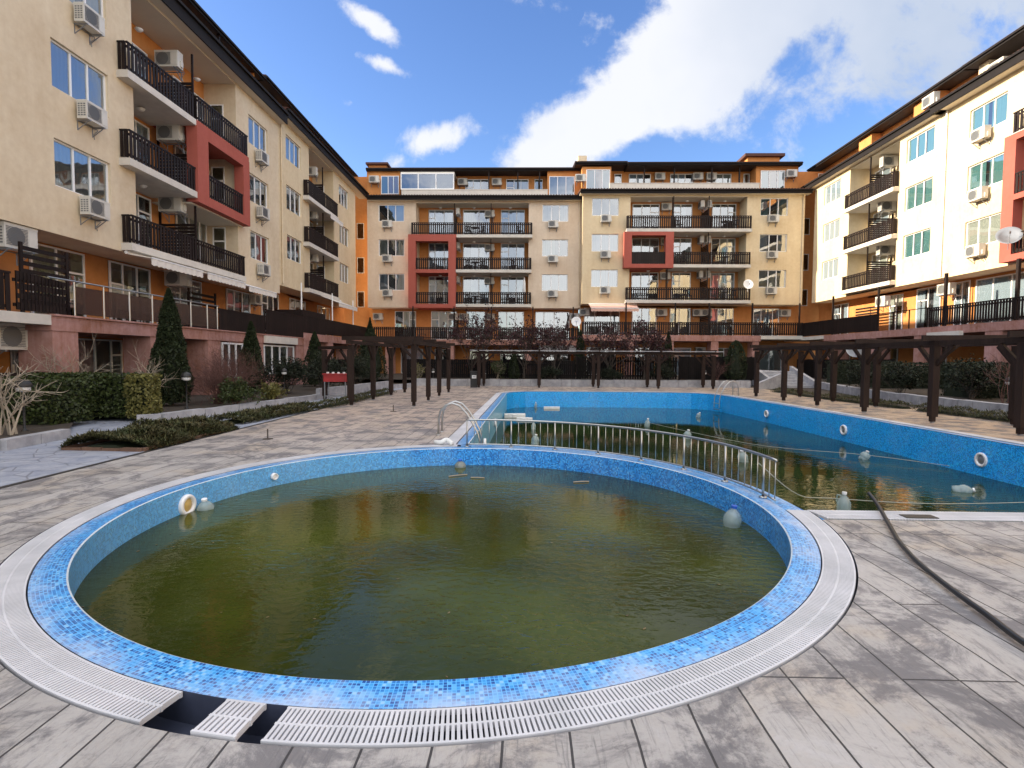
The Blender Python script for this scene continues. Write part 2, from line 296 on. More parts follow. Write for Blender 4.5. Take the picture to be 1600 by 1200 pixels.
def path_mat():
    m = bpy.data.materials.new('stamped_slate_path'); m.use_nodes = True; t = m.node_tree; L = t.links.new
    p = t.nodes['Principled BSDF']; p.inputs['Roughness'].default_value = .55
    tc = N(t, 'ShaderNodeTexCoord')
    v = N(t, 'ShaderNodeTexVoronoi', feature='DISTANCE_TO_EDGE'); v.inputs['Scale'].default_value = 2.2; L(tc.outputs['Object'], v.inputs[0])
    n = N(t, 'ShaderNodeTexNoise'); n.inputs['Scale'].default_value = 3; n.inputs['Detail'].default_value = 10; n.inputs['Roughness'].default_value = .75; L(tc.outputs['Object'], n.inputs[0])
    mr = N(t, 'ShaderNodeMapRange'); mr.inputs[1].default_value = .35; mr.inputs[2].default_value = .68; L(n.outputs[0], mr.inputs[0])
    mx = N(t, 'ShaderNodeMix', data_type='RGBA'); mx.inputs[6].default_value = (.19, .22, .30, 1); mx.inputs[7].default_value = (.40, .42, .47, 1); L(mr.outputs[0], mx.inputs[0])
    e = N(t, 'ShaderNodeMapRange'); e.inputs[1].default_value = 0; e.inputs[2].default_value = .03; L(v.outputs[0], e.inputs[0])
    m2 = N(t, 'ShaderNodeMix', data_type='RGBA'); m2.inputs[6].default_value = (.16, .17, .20, 1); L(mx.outputs[2], m2.inputs[7]); L(e.outputs[0], m2.inputs[0]); L(m2.outputs[2], p.inputs['Base Color'])
    b = N(t, 'ShaderNodeBump'); b.inputs['Strength'].default_value = .6; b.inputs['Distance'].default_value = .01; L(math_(t, 'ADD', e.outputs[0], n.outputs[0]), b.inputs['Height']); L(b.outputs[0], p.inputs['Normal'])
    return m
PATH = path_mat()
def water_mat(name, c1, c2, amp, sc, rough=.03, st=(1, 1, 1), spec=.5):
    m = bpy.data.materials.new(name); m.use_nodes = True; t = m.node_tree; L = t.links.new
    p = t.nodes['Principled BSDF']; p.inputs['Roughness'].default_value = rough; p.inputs['IOR'].default_value = 1.33; p.inputs['Specular IOR Level'].default_value = spec*.68
    tc = N(t, 'ShaderNodeTexCoord'); n = N(t, 'ShaderNodeTexNoise'); n.inputs['Scale'].default_value = .45; n.inputs['Detail'].default_value = 4; L(tc.outputs['Object'], n.inputs[0])
    mr = N(t, 'ShaderNodeMapRange'); mr.inputs[1].default_value = .42; mr.inputs[2].default_value = .60; L(n.outputs[0], mr.inputs[0])
    mx = N(t, 'ShaderNodeMix', data_type='RGBA'); mx.inputs[6].default_value = (*c1, 1); mx.inputs[7].default_value = (*c2, 1); L(mr.outputs[0], mx.inputs[0]); L(mx.outputs[2], p.inputs['Base Color'])
    mp = N(t, 'ShaderNodeMapping'); mp.inputs['Scale'].default_value = st; L(tc.outputs['Object'], mp.inputs[0])
    w = N(t, 'ShaderNodeTexNoise'); w.inputs['Scale'].default_value = sc; w.inputs['Detail'].default_value = 3; w.inputs['Roughness'].default_value = .5; w.inputs['Distortion'].default_value = .4; L(mp.outputs[0], w.inputs[0])
    a = N(t, 'ShaderNodeTexNoise'); a.inputs['Scale'].default_value = .5; a.inputs['Detail'].default_value = 2; L(tc.outputs['Object'], a.inputs[0])
    ar = N(t, 'ShaderNodeMapRange'); ar.inputs[1].default_value = .42; ar.inputs[2].default_value = .62; ar.inputs[3].default_value = .12; ar.inputs[4].default_value = 1.; sx = N(t, 'ShaderNodeSeparateXYZ'); L(tc.outputs['Object'], sx.inputs[0]); L(math_(t, 'ADD', a.outputs[0], math_(t, 'SUBTRACT', math_(t, 'MULTIPLY', sx.outputs[0], .03), math_(t, 'MULTIPLY', math_(t, 'MAXIMUM', math_(t, 'SUBTRACT', sx.outputs[1], 5.), 0.), .02))), ar.inputs[0])
    b = N(t, 'ShaderNodeBump'); b.inputs['Distance'].default_value = amp; L(ar.outputs[0], b.inputs['Strength']); L(w.outputs[0], b.inputs['Height']); L(b.outputs[0], p.inputs['Normal'])
    return m
WATR = water_mat('olive_pool_water', (.026, .034, .005), (.052, .066, .009), .022, 9, st=(1, 1.5, 1))
WATB = water_mat('green_pool_water', (.009, .021, .006), (.022, .040, .010), .006, 5, st=(1, 1.6, 1))

# ------------------------------------------------------------------ mesh building
def tag(o, label=None, cat=None, group=None, kind=None):
    if label: o['label'] = label
    if cat: o['category'] = cat
    if group: o['group'] = group
    if kind: o['kind'] = kind
    return o
ORG = {}
def thing(name, loc, label, cat, group=None):
    o = bpy.data.objects.new(name, None); COL.objects.link(o); o.location = loc; o.empty_display_size = .2
    ORG[o] = Vector(loc); return tag(o, label, cat, group)
def copy_tree(o, loc=None, rz=None, parent=None):
    c = o.copy(); COL.objects.link(c)
    if parent: c.parent = parent
    if loc is not None: c.location = loc
    if rz is not None: c.rotation_euler = (0, 0, rz)
    for ch in [x for x in o.children]: copy_tree(ch, parent=c)
    return c
class MB:
    def __init__(s): s.v = []; s.f = []; s.m = []; s.uv = None
    def quad(s, *p, mi=0):
        i = len(s.v); s.v += [Vector(q) for q in p]; s.f.append(tuple(range(i, i+len(p)))); s.m.append(mi); return s
    def hexa(s, a, b, mi=0):
        """a, b: two quads (lists of 4 points) joined into a closed box"""
        i = len(s.v); s.v += [Vector(q) for q in a+b]
        for f in ((0, 1, 2, 3), (7, 6, 5, 4), (0, 4, 5, 1), (1, 5, 6, 2), (2, 6, 7, 3), (3, 7, 4, 0)):
            s.f.append(tuple(i+k for k in f)); s.m.append(mi)
        return s
    def box(s, x0, x1, y0, y1, z0, z1, mi=0, fr=None):
        P = (lambda a, b, c: fr(a, b, c)) if fr else (lambda a, b, c: Vector((a, b, c)))
        return s.hexa([P(x0, y0, z0), P(x1, y0, z0), P(x1, y1, z0), P(x0, y1, z0)], [P(x0, y0, z1), P(x1, y0, z1), P(x1, y1, z1), P(x0, y1, z1)], mi)
    def beam(s, a, b, w, h, mi=0, upv=(0, 0, 1)):
        a = Vector(a); b = Vector(b); d = (b-a).normalized(); u = Vector(upv)
        if abs(d.dot(u)) > .98: u = Vector((0, 1, 0))
        x = d.cross(u).normalized()*w/2; y = x.cross(d).normalized()*h/2
        return s.hexa([a-x-y, a+x-y, a+x+y, a-x+y], [b-x-y, b+x-y, b+x+y, b-x+y], mi)
    def tube(s, pts, r, n=8, mi=0, cap=True):
        pts = [Vector(p) for p in pts]; rs = r if isinstance(r, (list, tuple)) else [r]*len(pts)
        base = len(s.v); prev = None
        for k, p in enumerate(pts):
            d = (pts[min(k+1, len(pts)-1)]-pts[max(k-1, 0)]).normalized()
            if prev is None:
                u = Vector((0, 0, 1)) if abs(d.z) < .9 else Vector((1, 0, 0)); x = d.cross(u).normalized()
            else: x = (prev-d*prev.dot(d)).normalized()
            prev = x; y = d.cross(x)
            for j in range(n):
                a = 2*math.pi*j/n; s.v.append(p+(x*math.cos(a)+y*math.sin(a))*rs[k])
        for k in range(len(pts)-1):
            for j in range(n):
                s.f.append((base+k*n+j, base+k*n+(j+1) % n, base+(k+1)*n+(j+1) % n, base+(k+1)*n+j)); s.m.append(mi)
        if cap:
            s.f.append(tuple(base+j for j in reversed(range(n)))); s.m.append(mi)
            s.f.append(tuple(base+(len(pts)-1)*n+j for j in range(n))); s.m.append(mi)
        return s
    def lathe(s, c, prof, n=16, mi=0, axis='z'):
        c = Vector(c); base = len(s.v)
        for (r, z) in prof:
            for j in range(n):
                a = 2*math.pi*j/n; q = (r*math.cos(a), r*math.sin(a), z)
                if axis == 'y': q = (q[0], q[2], q[1])
                if axis == 'x': q = (q[2], q[0], q[1])
                s.v.append(c+Vector(q))
        for k in range(len(prof)-1):
            for j in range(n):
                s.f.append((base+k*n+j, base+k*n+(j+1) % n, base+(k+1)*n+(j+1) % n, base+(k+1)*n+j)); s.m.append(mi)
        return s
    def build(s, name, mats, parent=None, org=None, smooth=False, fix=True):
        if not isinstance(mats, (list, tuple)): mats = [mats]
        root = parent
        while root is not None and root not in ORG: root = root.parent
        o0 = ORG[root] if root is not None else (Vector(org) if org is not None else Vector((0, 0, 0)))
        me = bpy.data.meshes.new(name); me.from_pydata([tuple(v-o0) for v in s.v], [], s.f)
        for m in mats: me.materials.append(m)
        if len(mats) > 1: me.polygons.foreach_set('material_index', s.m)
        if s.uv:
            l = me.uv_layers.new(name='UVMap'); l.data.foreach_set('uv', [c for f in s.uv for p in f for c in p])
        if fix and len(s.f) < 20000:
            b = bmesh.new(); b.from_mesh(me); bmesh.ops.recalc_face_normals(b, faces=b.faces); b.to_mesh(me); b.free()
        if smooth: me.polygons.foreach_set('use_smooth', [True]*len(me.polygons))
        me.update(); o = bpy.data.objects.new(name, me); COL.objects.link(o)
        if parent is not None: o.parent = parent
        else: o.location = o0; ORG[o] = o0
        return o
def struct(o): return tag(o, kind='structure')

# facade frames: u runs along the wall, n outward, z up
def frame(kind, d):
    if kind == 'L': return lambda u, n, z: Vector((d+n, u, z))
    if kind == 'R': return lambda u, n, z: Vector((d-n, u, z))
    return lambda u, n, z: Vector((u, d-n, z))
FL = frame('L', -13.5); FR = frame('R', 22.6); FB1 = frame('B', 44.1); FB3 = frame('B', 43.1)

def wall_holes(fr, u0, u1, z0, z1, n, holes, depth=.16, mb=None, thick=.25):
    mb = mb or MB()
    us = sorted({u0, u1, *[h[0] for h in holes], *[h[1] for h in holes]}); zs = sorted({z0, z1, *[h[2] for h in holes], *[h[3] for h in holes]})
    us = [u for u in us if u0 <= u <= u1]; zs = [z for z in zs if z0 <= z <= z1]
    for i in range(len(us)-1):
        for j in range(len(zs)-1):
            cu = (us[i]+us[i+1])/2; cz = (zs[j]+zs[j+1])/2
            if any(h[0] < cu < h[1] and h[2] < cz < h[3] for h in holes): continue
            mb.quad(fr(us[i], n, zs[j]), fr(us[i+1], n, zs[j]), fr(us[i+1], n, zs[j+1]), fr(us[i], n, zs[j+1]))
    for h in holes:
        dp = h[4] if len(h) > 4 else depth
        if dp <= 0: continue
        a, b, c, d = h[:4]
        c = max(c, z0); d = min(d, z1)
        mb.quad(fr(a, n, c), fr(a, n-dp, c), fr(a, n-dp, d), fr(a, n, d)); mb.quad(fr(b, n, c), fr(b, n-dp, c), fr(b, n-dp, d), fr(b, n, d))
        mb.quad(fr(a, n, c), fr(b, n, c), fr(b, n-dp, c), fr(a, n-dp, c)); mb.quad(fr(a, n, d), fr(b, n, d), fr(b, n-dp, d), fr(a, n-dp, d))
    return mb

def window(fr, parent, u0, u1, z0, z1, n, splits=(), transom=None, curt=0, cover=None, name='window', frame_mat=None, fw_=.055):
    """front of the frame at n; splits are fractions; transom (i, frac) list gives panels with a bar"""
    mb = MB(); w = fw_
    edges = [u0]+[u0+(u1-u0)*s for s in splits]+[u1]
    mb.box(u0, u1, n-.06, n, z0, z0+w, fr=fr); mb.box(u0, u1, n-.06, n, z1-w, z1, fr=fr)
    for k, e in enumerate(edges):
        a = e if k == 0 else (e-w if k == len(edges)-1 else e-w/2); ww = w if 0 < k < len(edges)-1 or True else w
        mb.box(a, a+ww, n-.058, n+.002, z0+w, z1-w, fr=fr)
    for (i, fz) in (transom or []):
        zz = z0+(z1-z0)*fz; mb.box(edges[i]+w*.6, edges[i+1]-w*.6, n-.056, n-.002, zz-w*.6, zz+w*.6, fr=fr)
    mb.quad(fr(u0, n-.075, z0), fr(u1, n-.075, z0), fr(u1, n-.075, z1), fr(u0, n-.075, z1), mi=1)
    f = mb.build(name, [frame_mat or PVC, DARK], parent)
    g = MB(); o_ = fr(0, 0, 0); flip = (fr(1, 0, 0)-o_).cross(Vector((0, 0, 1))).dot(fr(0, 1, 0)-o_) < 0
    for k in range(len(edges)-1):
        (g.quad if not flip else (lambda *q: g.quad(*q[::-1])))(fr(edges[k]+w*.5, n-.03, z0+w*.9), fr(edges[k+1]-w*.5, n-.03, z0+w*.9), fr(edges[k+1]-w*.5, n-.03, z1-w*.9), fr(edges[k]+w*.5, n-.03, z1-w*.9))
    g.build('pane', GLASS, f, fix=False)
    if curt is not None:
        c = MB(); rg = cover or [(0, 1)]
        for (a, b) in rg:
            ua = u0+w+(u1-u0-2*w)*a; ub = u0+w+(u1-u0-2*w)*b; k = max(2, int((ub-ua)/.07))
            for i in range(k):
                x0 = ua+(ub-ua)*i/k; x1 = ua+(ub-ua)*(i+1)/k; d0 = .045+.010*(i % 2); d1 = .045+.010*((i+1) % 2)+random.uniform(-.003, .003)
                if i: d0 = last
                last = d1
                c.quad(fr(x0, n-d0, z0+w), fr(x1, n-d1, z0+w), fr(x1, n-d1, z1-w), fr(x0, n-d0, z1-w))
        c.build('curtain', CURT[curt], f, fix=False)
    return f
def rnd_curt(bias=0):
    r = random.random()
    if r < .50: return dict(curt=0, cover=random.choice([[(0, 1)], [(0, 1)], [(0, .7)], [(.3, 1)], [(0, .3), (.66, 1)]]))
    if r < .70: return dict(curt=1, cover=random.choice([[(0, 1)], [(.35, 1)], [(0, .35), (.7, 1)]]))
    if r < .85: return dict(curt=2, cover=random.choice([[(0, 1)], [(0, .6)]]))
    if r < .93: return dict(curt=4, cover=[(0, .5)])
    return dict(curt=None)

def railing(fr, parent, u0, u1, n, z0, h=.95, pitch_=.165, sw=.10, name='railing', ends=True, depth=.4, matl=None, topw=.07, solid=False, ref=None):
    mb = MB(); t = .022
    mb.box(u0, u1, n-.035, n+.035, z0+h-.05, z0+h, fr=fr); mb.box(u0+.01, u1-.01, n-.03, n-.005, z0+.08, z0+.16, fr=fr); mb.box(u0+.01, u1-.01, n-.03, n-.005, z0+h-.2, z0+h-.12, fr=fr)
    k = max(1, int((u1-u0)/pitch_)); p = (u1-u0)/k
    for i in range(k):
        c = u0+p*(i+.5); ww = sw/2*random.uniform(.93, 1.05) if not solid else p*.49
        mb.box(c-ww, c+ww, n-.003, n+t, z0+.03, z0+h-.052, fr=fr)
    for e in (u0, u1): mb.box(e-.035, e+.035, n-.06, n-.036, z0, z0+h-.06, fr=fr)
    if ends:
        for e in (u0, u1):
            mb.box(e-.03, e+.03, n-depth, n-.04, z0+h-.052, z0+h-.004, fr=fr)
            kk = max(1, int(depth/.15))
            for i in range(kk): c = n-depth+(i+.5)*(depth-.05)/kk; mb.box(e-.012, e+.012, c-.05, c+.05, z0+.04, z0+h-.06, fr=fr)
    return mb.build(name, matl or WOOD, parent)

def balcony(fr, parent, u0, u1, zt, n=.30, back=-1.5, rail=True, th=.24, h=.95, splits=(), endd=.28, slab_mat=None):
    mb = MB().box(u0-.05, u1+.05, back, n+.06, zt-th, zt, fr=fr)
    b = mb.build('balcony', slab_mat or SLAB, parent)
    e = [u0, *splits, u1]
    if rail:
        for i in range(len(e)-1): railing(fr, b, e[i]+(.04 if i else 0), e[i+1], n, zt, h, ends=(len(e) == 2), depth=endd)
        if len(e) > 2:
            for x in (u0, u1): railing_end(fr, b, x, n, zt, h, endd)
    return b
def railing_end(fr, parent, u, n, z0, h, d):
    mb = MB(); mb.box(u-.03, u+.03, n-d, n-.04, z0+h-.052, z0+h-.004, fr=fr)
    for i in range(2): c = n-d+(i+.5)*(d-.05)/2; mb.box(u-.012, u+.012, c-.06, c+.06, z0+.04, z0+h-.06, fr=fr)
    mb.build('railing', WOOD, parent)
def screen(fr, parent, u, n0, n1, z0, z1, louv=True, name='partition_screen'):
    mb = MB(); mb.box(u-.03, u+.03, n1-.07, n1, z0, z1, fr=fr); mb.box(u-.03, u+.03, n0, n0+.07, z0, z1, fr=fr)
    if louv:
        z = z0+.05
        while z < min(z1, z0+1.75)-.1: mb.box(u-.015, u+.015, n0+.07, n1-.07, z, z+.11, fr=fr); z += .135
    return mb.build(name, WOOD, parent)

# ------------------------------------------------------------------ air conditioners
def make_ac():
    t = thing('air_conditioner', (0, 0, 0), 'x', 'air conditioner')
    # local: wall plane at y=0 behind (+y), front faces -y
    mb = MB(); x, d0, d1, h = .40, -.40, -.10, .54
    mb.box(-x, x, d0, d1, 0, h); mb.box(-x-.006, x+.006, d0-.006, d1+.006, h-.05, h+.006); mb.box(.18, x-.02, d0-.01, d0, .06, h-.08)
    mb.box(x, x+.05, -.28, -.16, .05, .25)
    mb.build('casing', ACW, t)
    g = MB()
    for k in range(13): z = .07+k*.032; g.box(-x+.04, .15, d0-.012, d0-.001, z, z+.014)
    g.lathe((-.125, d0-.004, .27), [(.0, 0), (.20, 0), (.21, -.004), (.19, -.008)], 20, axis='y')
    for k in range(6):
        for j in range(3): g.box(-x-.004, -x-.001, -.36+j*.085, -.30+j*.085, .08+k*.065, .12+k*.065)
    g.build('grille', ACG, t)
    b = MB(); 
    for s in (-.28, .28): b.box(s-.02, s+.02, -.42, 0, -.04, 0); b.box(s-.015, s+.015, -.015, 0, -.30, -.04); b.beam((s, -.02, -.28), (s, -.36, -.03), .02, .02)
    b.tube([(.3, -.05, .1), (.42, -.06, -.05), (.3, -.03, -.2), (.34, -.02, -.34)], .012, 5)
    b.box(-.3, .36, -.06, -.03, -.035, -.01)
    b.build('bracket', GREYM, t); return t
AC0 = make_ac(); ac_used = [False]
def ac(P, face, label, group='air conditioners on the apartment walls', s=1.0):
    rz = {'S': 0, 'E': R(90), 'W': R(-90)}[face]
    if not ac_used[0]: o = AC0; ac_used[0] = True; o.location = P; o.rotation_euler = (0, 0, rz)
    else: o = copy_tree(AC0, P, rz)
    o.scale = (s, s, s); tag(o, label, 'air conditioner', group); return o

# ------------------------------------------------------------------ apartment blocks
FLOORS = ['ground', 'first', 'second', 'third', 'fourth', 'attic']
def building(loc, label): return thing('apartment_building', loc, label, 'building')
def roof(fr, parent, u0, u1, zb, zt, nout, zroof, n_att, setback=2.0):
    """eave with dark fascia, tiled slope up to the attic, attic roof plate with overhang"""
    m = MB(); m.box(u0, u1, nout-.06, nout, zb, zt, fr=fr); m.box(u0, u1, nout, nout+.10, zt-.13, zt-.02, fr=fr)
    f = m.build('eave', FASCIA, parent)
    s = MB(); s.box(u0, u1, -.25, nout-.06, zb+.02, zb+.08, fr=fr)
    k = u0+.35
    s.build('soffit', CEIL, f)
    t = MB(); t.hexa([fr(u0, -setback, zt+.30), fr(u1, -setback, zt+.30), fr(u1, nout-.02, zt-.10), fr(u0, nout-.02, zt-.10)], [fr(u0, -setback, zt+.42), fr(u1, -setback, zt+.42), fr(u1, nout+.03, zt+.0), fr(u0, nout+.03, zt+.0)])
    w = u0+.1
    while w < u1-.1:
        t.beam(fr(w, -setback, zt+.43), fr(w, nout+.02, zt+.02), .09, .05); w += .22
    t.build('roof', TILE_ROOF, parent)
def attic_roof(fr, parent, u0, u1, zr, nr, back=-9):
    m = MB(); m.box(u0, u1, nr-.05, nr, zr-.20, zr, fr=fr); m.box(u0, u1, nr, nr+.09, zr-.10, zr, fr=fr)
    m.box(u0, u0+.06, back, nr-.05, zr-.20, zr, fr=fr); m.box(u1-.06, u1, back, nr-.05, zr-.20, zr, fr=fr)
    f = m.build('eave', FASCIA, parent)
    MB().box(u0+.06, u1-.06, back, nr-.05, zr-.16, zr-.10, fr=fr).build('soffit', SOFFIT, f)
    t = MB(); t.hexa([fr(u0, back, zr+.9), fr(u1, back, zr+.9), fr(u1, nr, zr+.005), fr(u0, nr, zr+.005)], [fr(u0, back, zr+1.0), fr(u1, back, zr+1.0), fr(u1, nr+.02, zr+.06), fr(u0, nr+.02, zr+.06)])
    t.build('roof', TILE_ROOF, parent)

def cream_block(fr, parent, u0, u1, z0, z1, wins, opens, m, sides=(True, True)):
    """the projecting upper volume: front wall with window and loggia openings, underside, ends"""
    holes = [(a, b, c, d, .14) for (a, b, c, d) in wins]+[(a, b, c, d, 0) for (a, b, c, d) in opens]
    mb = wall_holes(fr, u0, u1, z0, z1, 0, holes)
    mb.quad(fr(u0, 0, z0), fr(u1, 0, z0), fr(u1, -1.5, z0), fr(u0, -1.5, z0))
    for s, u in zip(sides, (u0, u1)):
        if s: mb.quad(fr(u, 0, z0), fr(u, -8, z0), fr(u, -8, z1), fr(u, 0, z1))
    for (a, b, c, d) in opens:
        for u in (a, b): mb.quad(fr(u, 0, c), fr(u, -1.5, c), fr(u, -1.5, d), fr(u, 0, d))
    return mb.build('wall', m, parent, fix=False)
def loggia_back(fr, parent, u0, u1, z0, z1, m=None):
    return MB().quad(fr(u0, -1.5, z0), fr(u1, -1.5, z0), fr(u1, -1.5, z1), fr(u0, -1.5, z1)).build('wall', m or ORANGE, parent, fix=False)
def ceiling_lamp(fr, parent, u, n, z):
    MB().lathe(fr(u, n, z), [(.0, -.09), (.08, -.08), (.13, -.03), (.14, 0)], 12).build('ceiling_lamp', WHITE, parent, smooth=True)
def slab_z(base): return [base+2.8*k for k in range(3)]

def casement(fr, b, u0, zt, w=2.1, h=1.35, n=-.09, splits=(.36, .66), bias=None, name='window'):
    kw = bias or rnd_curt(); return window(fr, b, u0, u0+w, zt-h, zt, n, splits=splits, **kw)

# ================= left wing, near half
bL = building((-13.5, 14, 0), 'cream block nearest on the left with long dark balconies and a red framed loggia')
LZ = [5.4, 8.2, 11.05]; LW = [7.86, 10.66, 13.46]
wcol = [(-3, 2.4), (6.5, 2.1), (15.33, 2.10), (26.35, 1.95)]
wins = [(u, u+w, z-1.36, z) for (u, w) in wcol for z in LW]
cream_block(FL, bL, -8, 29.45, 5.12, 14.5, wins, [(18.55, 25.2, 5.12, 14.32)], CREAM, (False, False))
for (u, w) in wcol[1:]:
    for i, z in enumerate(LW):
        casement(FL, bL, u, z, w, 1.36, bias=dict(curt=0, cover=[[(0, 1)], [(.0, 1)], [(0, .5), (.7, 1)]][i] if u < 20 else [(0, .6)]))
loggia_back(FL, bL, 18.55, 25.2, 5.1, 14.35)
MB().box(18.56, 25.19, -1.49, -.01, 14.28, 14.34, fr=FL).build('ceiling', CEIL, bL)
for k, z in enumerate(LZ):
    balcony(FL, bL, 17.85, 21.45, z, .32, endd=.3)
    if k == 1: pass
    for (a, b_, sp, tr) in ((19.2, 21.35, (.33, .66), [(2, .75)]), (22.9, 25.1, (.4, .75), [(2, .6)])):
        window(FL, bL, a, b_, z+.02, z+2.45, -1.42, sp, tr, **rnd_curt())
    screen(FL, bL, 21.9, -1.48, .05, z, z+2.75)
    window(FL, bL, 0, 0, 0, 0, 0) if False else None
    ceiling_lamp(FL, bL, 19.9, -.7, z+2.55); ceiling_lamp(FL, bL, 23.4, -.7, z+2.55)
# window in the far side wall of the loggia looks back along the wing
fs = lambda u, n, z: Vector((-13.5+u, 25.2-n, z))
for z in LZ: window(fs, bL, -1.2, -.58, z+.75, z+2.3, .03, (), [(0, .58)], curt=None)
# upper right balcony and lower one beyond the red frame
bb = MB().box(21.5, 25.55, -1.5, .40, LZ[2]-.2, LZ[2], fr=FL).build('balcony', REDR, bL); railing(FL, bb, 21.62, 25.5, .36, LZ[2], .98, depth=.35)
bb = MB().box(21.5, 25.2, -1.5, .36, LZ[0]-.24, LZ[0], fr=FL).build('balcony', SLAB, bL); railing(FL, bb, 21.5, 25.15, .32, LZ[0], .92, depth=.3)
rf = MB(); n0, n1 = -.02, .42; u0, u1, z0, z1 = 21.48, 25.55, 7.82, LZ[2]-.21
rf.box(u0, u0+.75, n0, n1, z0, z1, fr=FL); rf.box(u1-.55, u1, n0, n1, z0, z1, fr=FL); rf.box(u0+.75, u1-.55, n0, n1, z1-.36, z1, fr=FL); rf.box(u0+.75, u1-.55, n0-1.4, n1, z0, z0+.38, fr=FL)
rfo = rf.build('frame', REDR, bL); railing(FL, rfo, u0+.76, u1-.56, .36, z0+.38, .95, ends=False)
MB().box(21.5, 25.5, -1.48, .1, z0-.06, z0-.004, fr=FL).build('ceiling', CEIL, rfo)
roof(FL, bL, -8, 29.6, 14.32, 14.92, .5, 17, 0, 2.3); attic_roof(FL, bL, -8, 30.2, 17.15, -1.05)
aw = wall_holes(FL, -8, 29.4, 14.9, 17.1, -2.2, []); aw.quad(FL(29.4, -2.2, 14.9), FL(29.4, -8, 14.9), FL(29.4, -8, 17.1), FL(29.4, -2.2, 17.1)); aw.build('wall', ORANGE, bL, fix=False)
for u in (18, 22, 26): window(FL, bL, u, u+2, 15.4, 16.8, -2.12, (.35, .68), **rnd_curt())
for u in range(14, 30, 4): MB().box(u-.05, u+.05, -1.25, -1.15, 14.9, 17.0, fr=FL).build('post', WOOD, bL)
# first floor and ground floor behind the terrace
wl = wall_holes(FL, -8, 29.5, 0, 5.15, -1.5, []); wl.build('wall', ORANGE, bL, fix=False)
for (a, b_, sp, tr) in ((16.0, 18.0, (.45,), [(1, .7)]), (19.1, 21.2, (.3, .65), [(0, .66)]), (22.4, 24.6, (.3, .65), [(0, .7)]), (26.7, 29.0, (.3, .65), [(0, .66)]), (8, 11, (.3, .7), []), (12, 14.2, (.5,), [])):
    window(FL, bL, a, b_, 2.7, 5.05, -1.42, sp, tr, curt=4 if a < 22 else 0, cover=[(0, .55), (.75, 1)])
for (a, b_, z0, sp, tr) in ((12.1, 14.2, .9, (.5,), []), (15.3, 15.95, .3, (), [(0, .6)]), (17.5, 19.6, .35, (.4, .75), [(2, .7)]), (22.2, 23.8, .3, (.5,), []), (25.4, 27.8, .3, (.3, .6), [])):
    window(FL, bL, a, b_, z0, 2.2, -1.42, sp, tr, **rnd_curt())
ter = MB(); ter.box(-8, 13.6, -1.5, 1.3, 2.40, 2.66, fr=FL); tb = ter.build('terrace', SLAB, bL)
ter = MB(); ter.box(13.6, 29.5, -1.5, 1.3, 2.26, 2.64, fr=FL); t2 = ter.build('terrace', PINK, bL)
tp = MB().box(13.62, 29.48, -1.45, 1.36, 2.641, 2.69, fr=FL).build('coping', PINK, t2)
for (a, b_) in ((9.3, 10.2), (13.65, 14.45), (17.3, 18.2), (20.5, 21.35), (24.0, 24.9), (28.5, 29.46)):
    MB().box(a, b_, .35, 1.27, 0, 2.26, fr=FL).build('pillar', PINK, bL)
MB().box(22.0, 24.0, .95, 1.2, .2, 2.26, fr=FL).box(25.0, 28.4, .95, 1.2, .2, .75, fr=FL).build('wall', PINK, bL)
for (a, b_, z0, z1) in ((21.5, 23.6, .75, 2.2), (25.0, 28.3, .8, 2.2)):
    window(FL, bL, a, b_, z0, z1, 1.26, (.25, .5, .75), curt=2, cover=[(0, 1)], fw_=.07)
MB().box(24.9, 28.4, 1.22, 1.42, 2.28, 2.62, fr=FL).build('trim', SLAB, bL)
railing(FL, bL, -6, 12.6, 1.22, 2.66, .95, .155, .12, ends=False)
# curved picket gate with cut-outs, glass balustrade, solid fence
mb = MB(); k = 14
for i in range(k):
    u = 12.75+i*.1; top = 3.66-.10*(i/k)
    for (a, b_) in ((2.72, 2.9), (3.0, 3.12), (3.22, 3.36), (3.46, top)): mb.box(u, u+.085, 1.2, 1.225, a, b_, fr=FL)
    mb.box(u, u+.035, 1.2, 1.222, 2.72, top, fr=FL)
mb.box(12.7, 14.15, 1.17, 1.2, 2.8, 2.88, fr=FL); mb.box(12.7, 14.15, 1.17, 1.2, 3.4, 3.48, fr=FL); mb.build('railing', WOOD, bL)
gb = MB(); us = [14.4+1.02*i for i in range(7)]+[21.2]
for u in us: gb.tube([FL(u, 1.25, 2.5), FL(u, 1.25, 3.62)], .022, 8)
gb.tube([FL(13.6, 1.25, 3.63), FL(21.3, 1.25, 3.63)], .024, 8); gbo = gb.build('balustrade', STEEL, bL)
for i in range(len(us)-1): MB().box(us[i]+.05, us[i+1]-.05, 1.24, 1.252, 2.75, 3.5, fr=FL).build('pane', GLASSB, gbo)
railing(FL, bL, 21.35, 25.2, 1.22, 2.66, .9, .14, .12, solid=True, ends=False)
railing(FL, bL, 25.2, 29.45, 1.26, 2.66, 1.22, .14, .12, solid=True, ends=False)
# louvred privacy screens on the terrace
for (u0, u1, n, z0, z1, mm) in ((13.9, 15.4, .2, 2.7, 4.6, WOOD), (21.9, 23.9, -.4, 2.7, 4.45, WOOD)):
    mb = MB(); mb.box(u0, u0+.08, n, n+.06, z0, z1, fr=FL); mb.box(u1-.08, u1, n, n+.06, z0, z1, fr=FL); z = z0+.1
    while z < z1-.1: mb.box(u0+.08, u1-.08, n+.01, n+.04, z, z+.11, fr=FL); z += .2
    mb.build('partition_screen', mm, bL)
mb = MB(); z = .25
while z < 1.15: mb.box(11.0, 13.6, 1.05, 1.09, z, z+.1, fr=FL); z += .14
mb.build('partition_screen', WOOD, bL)

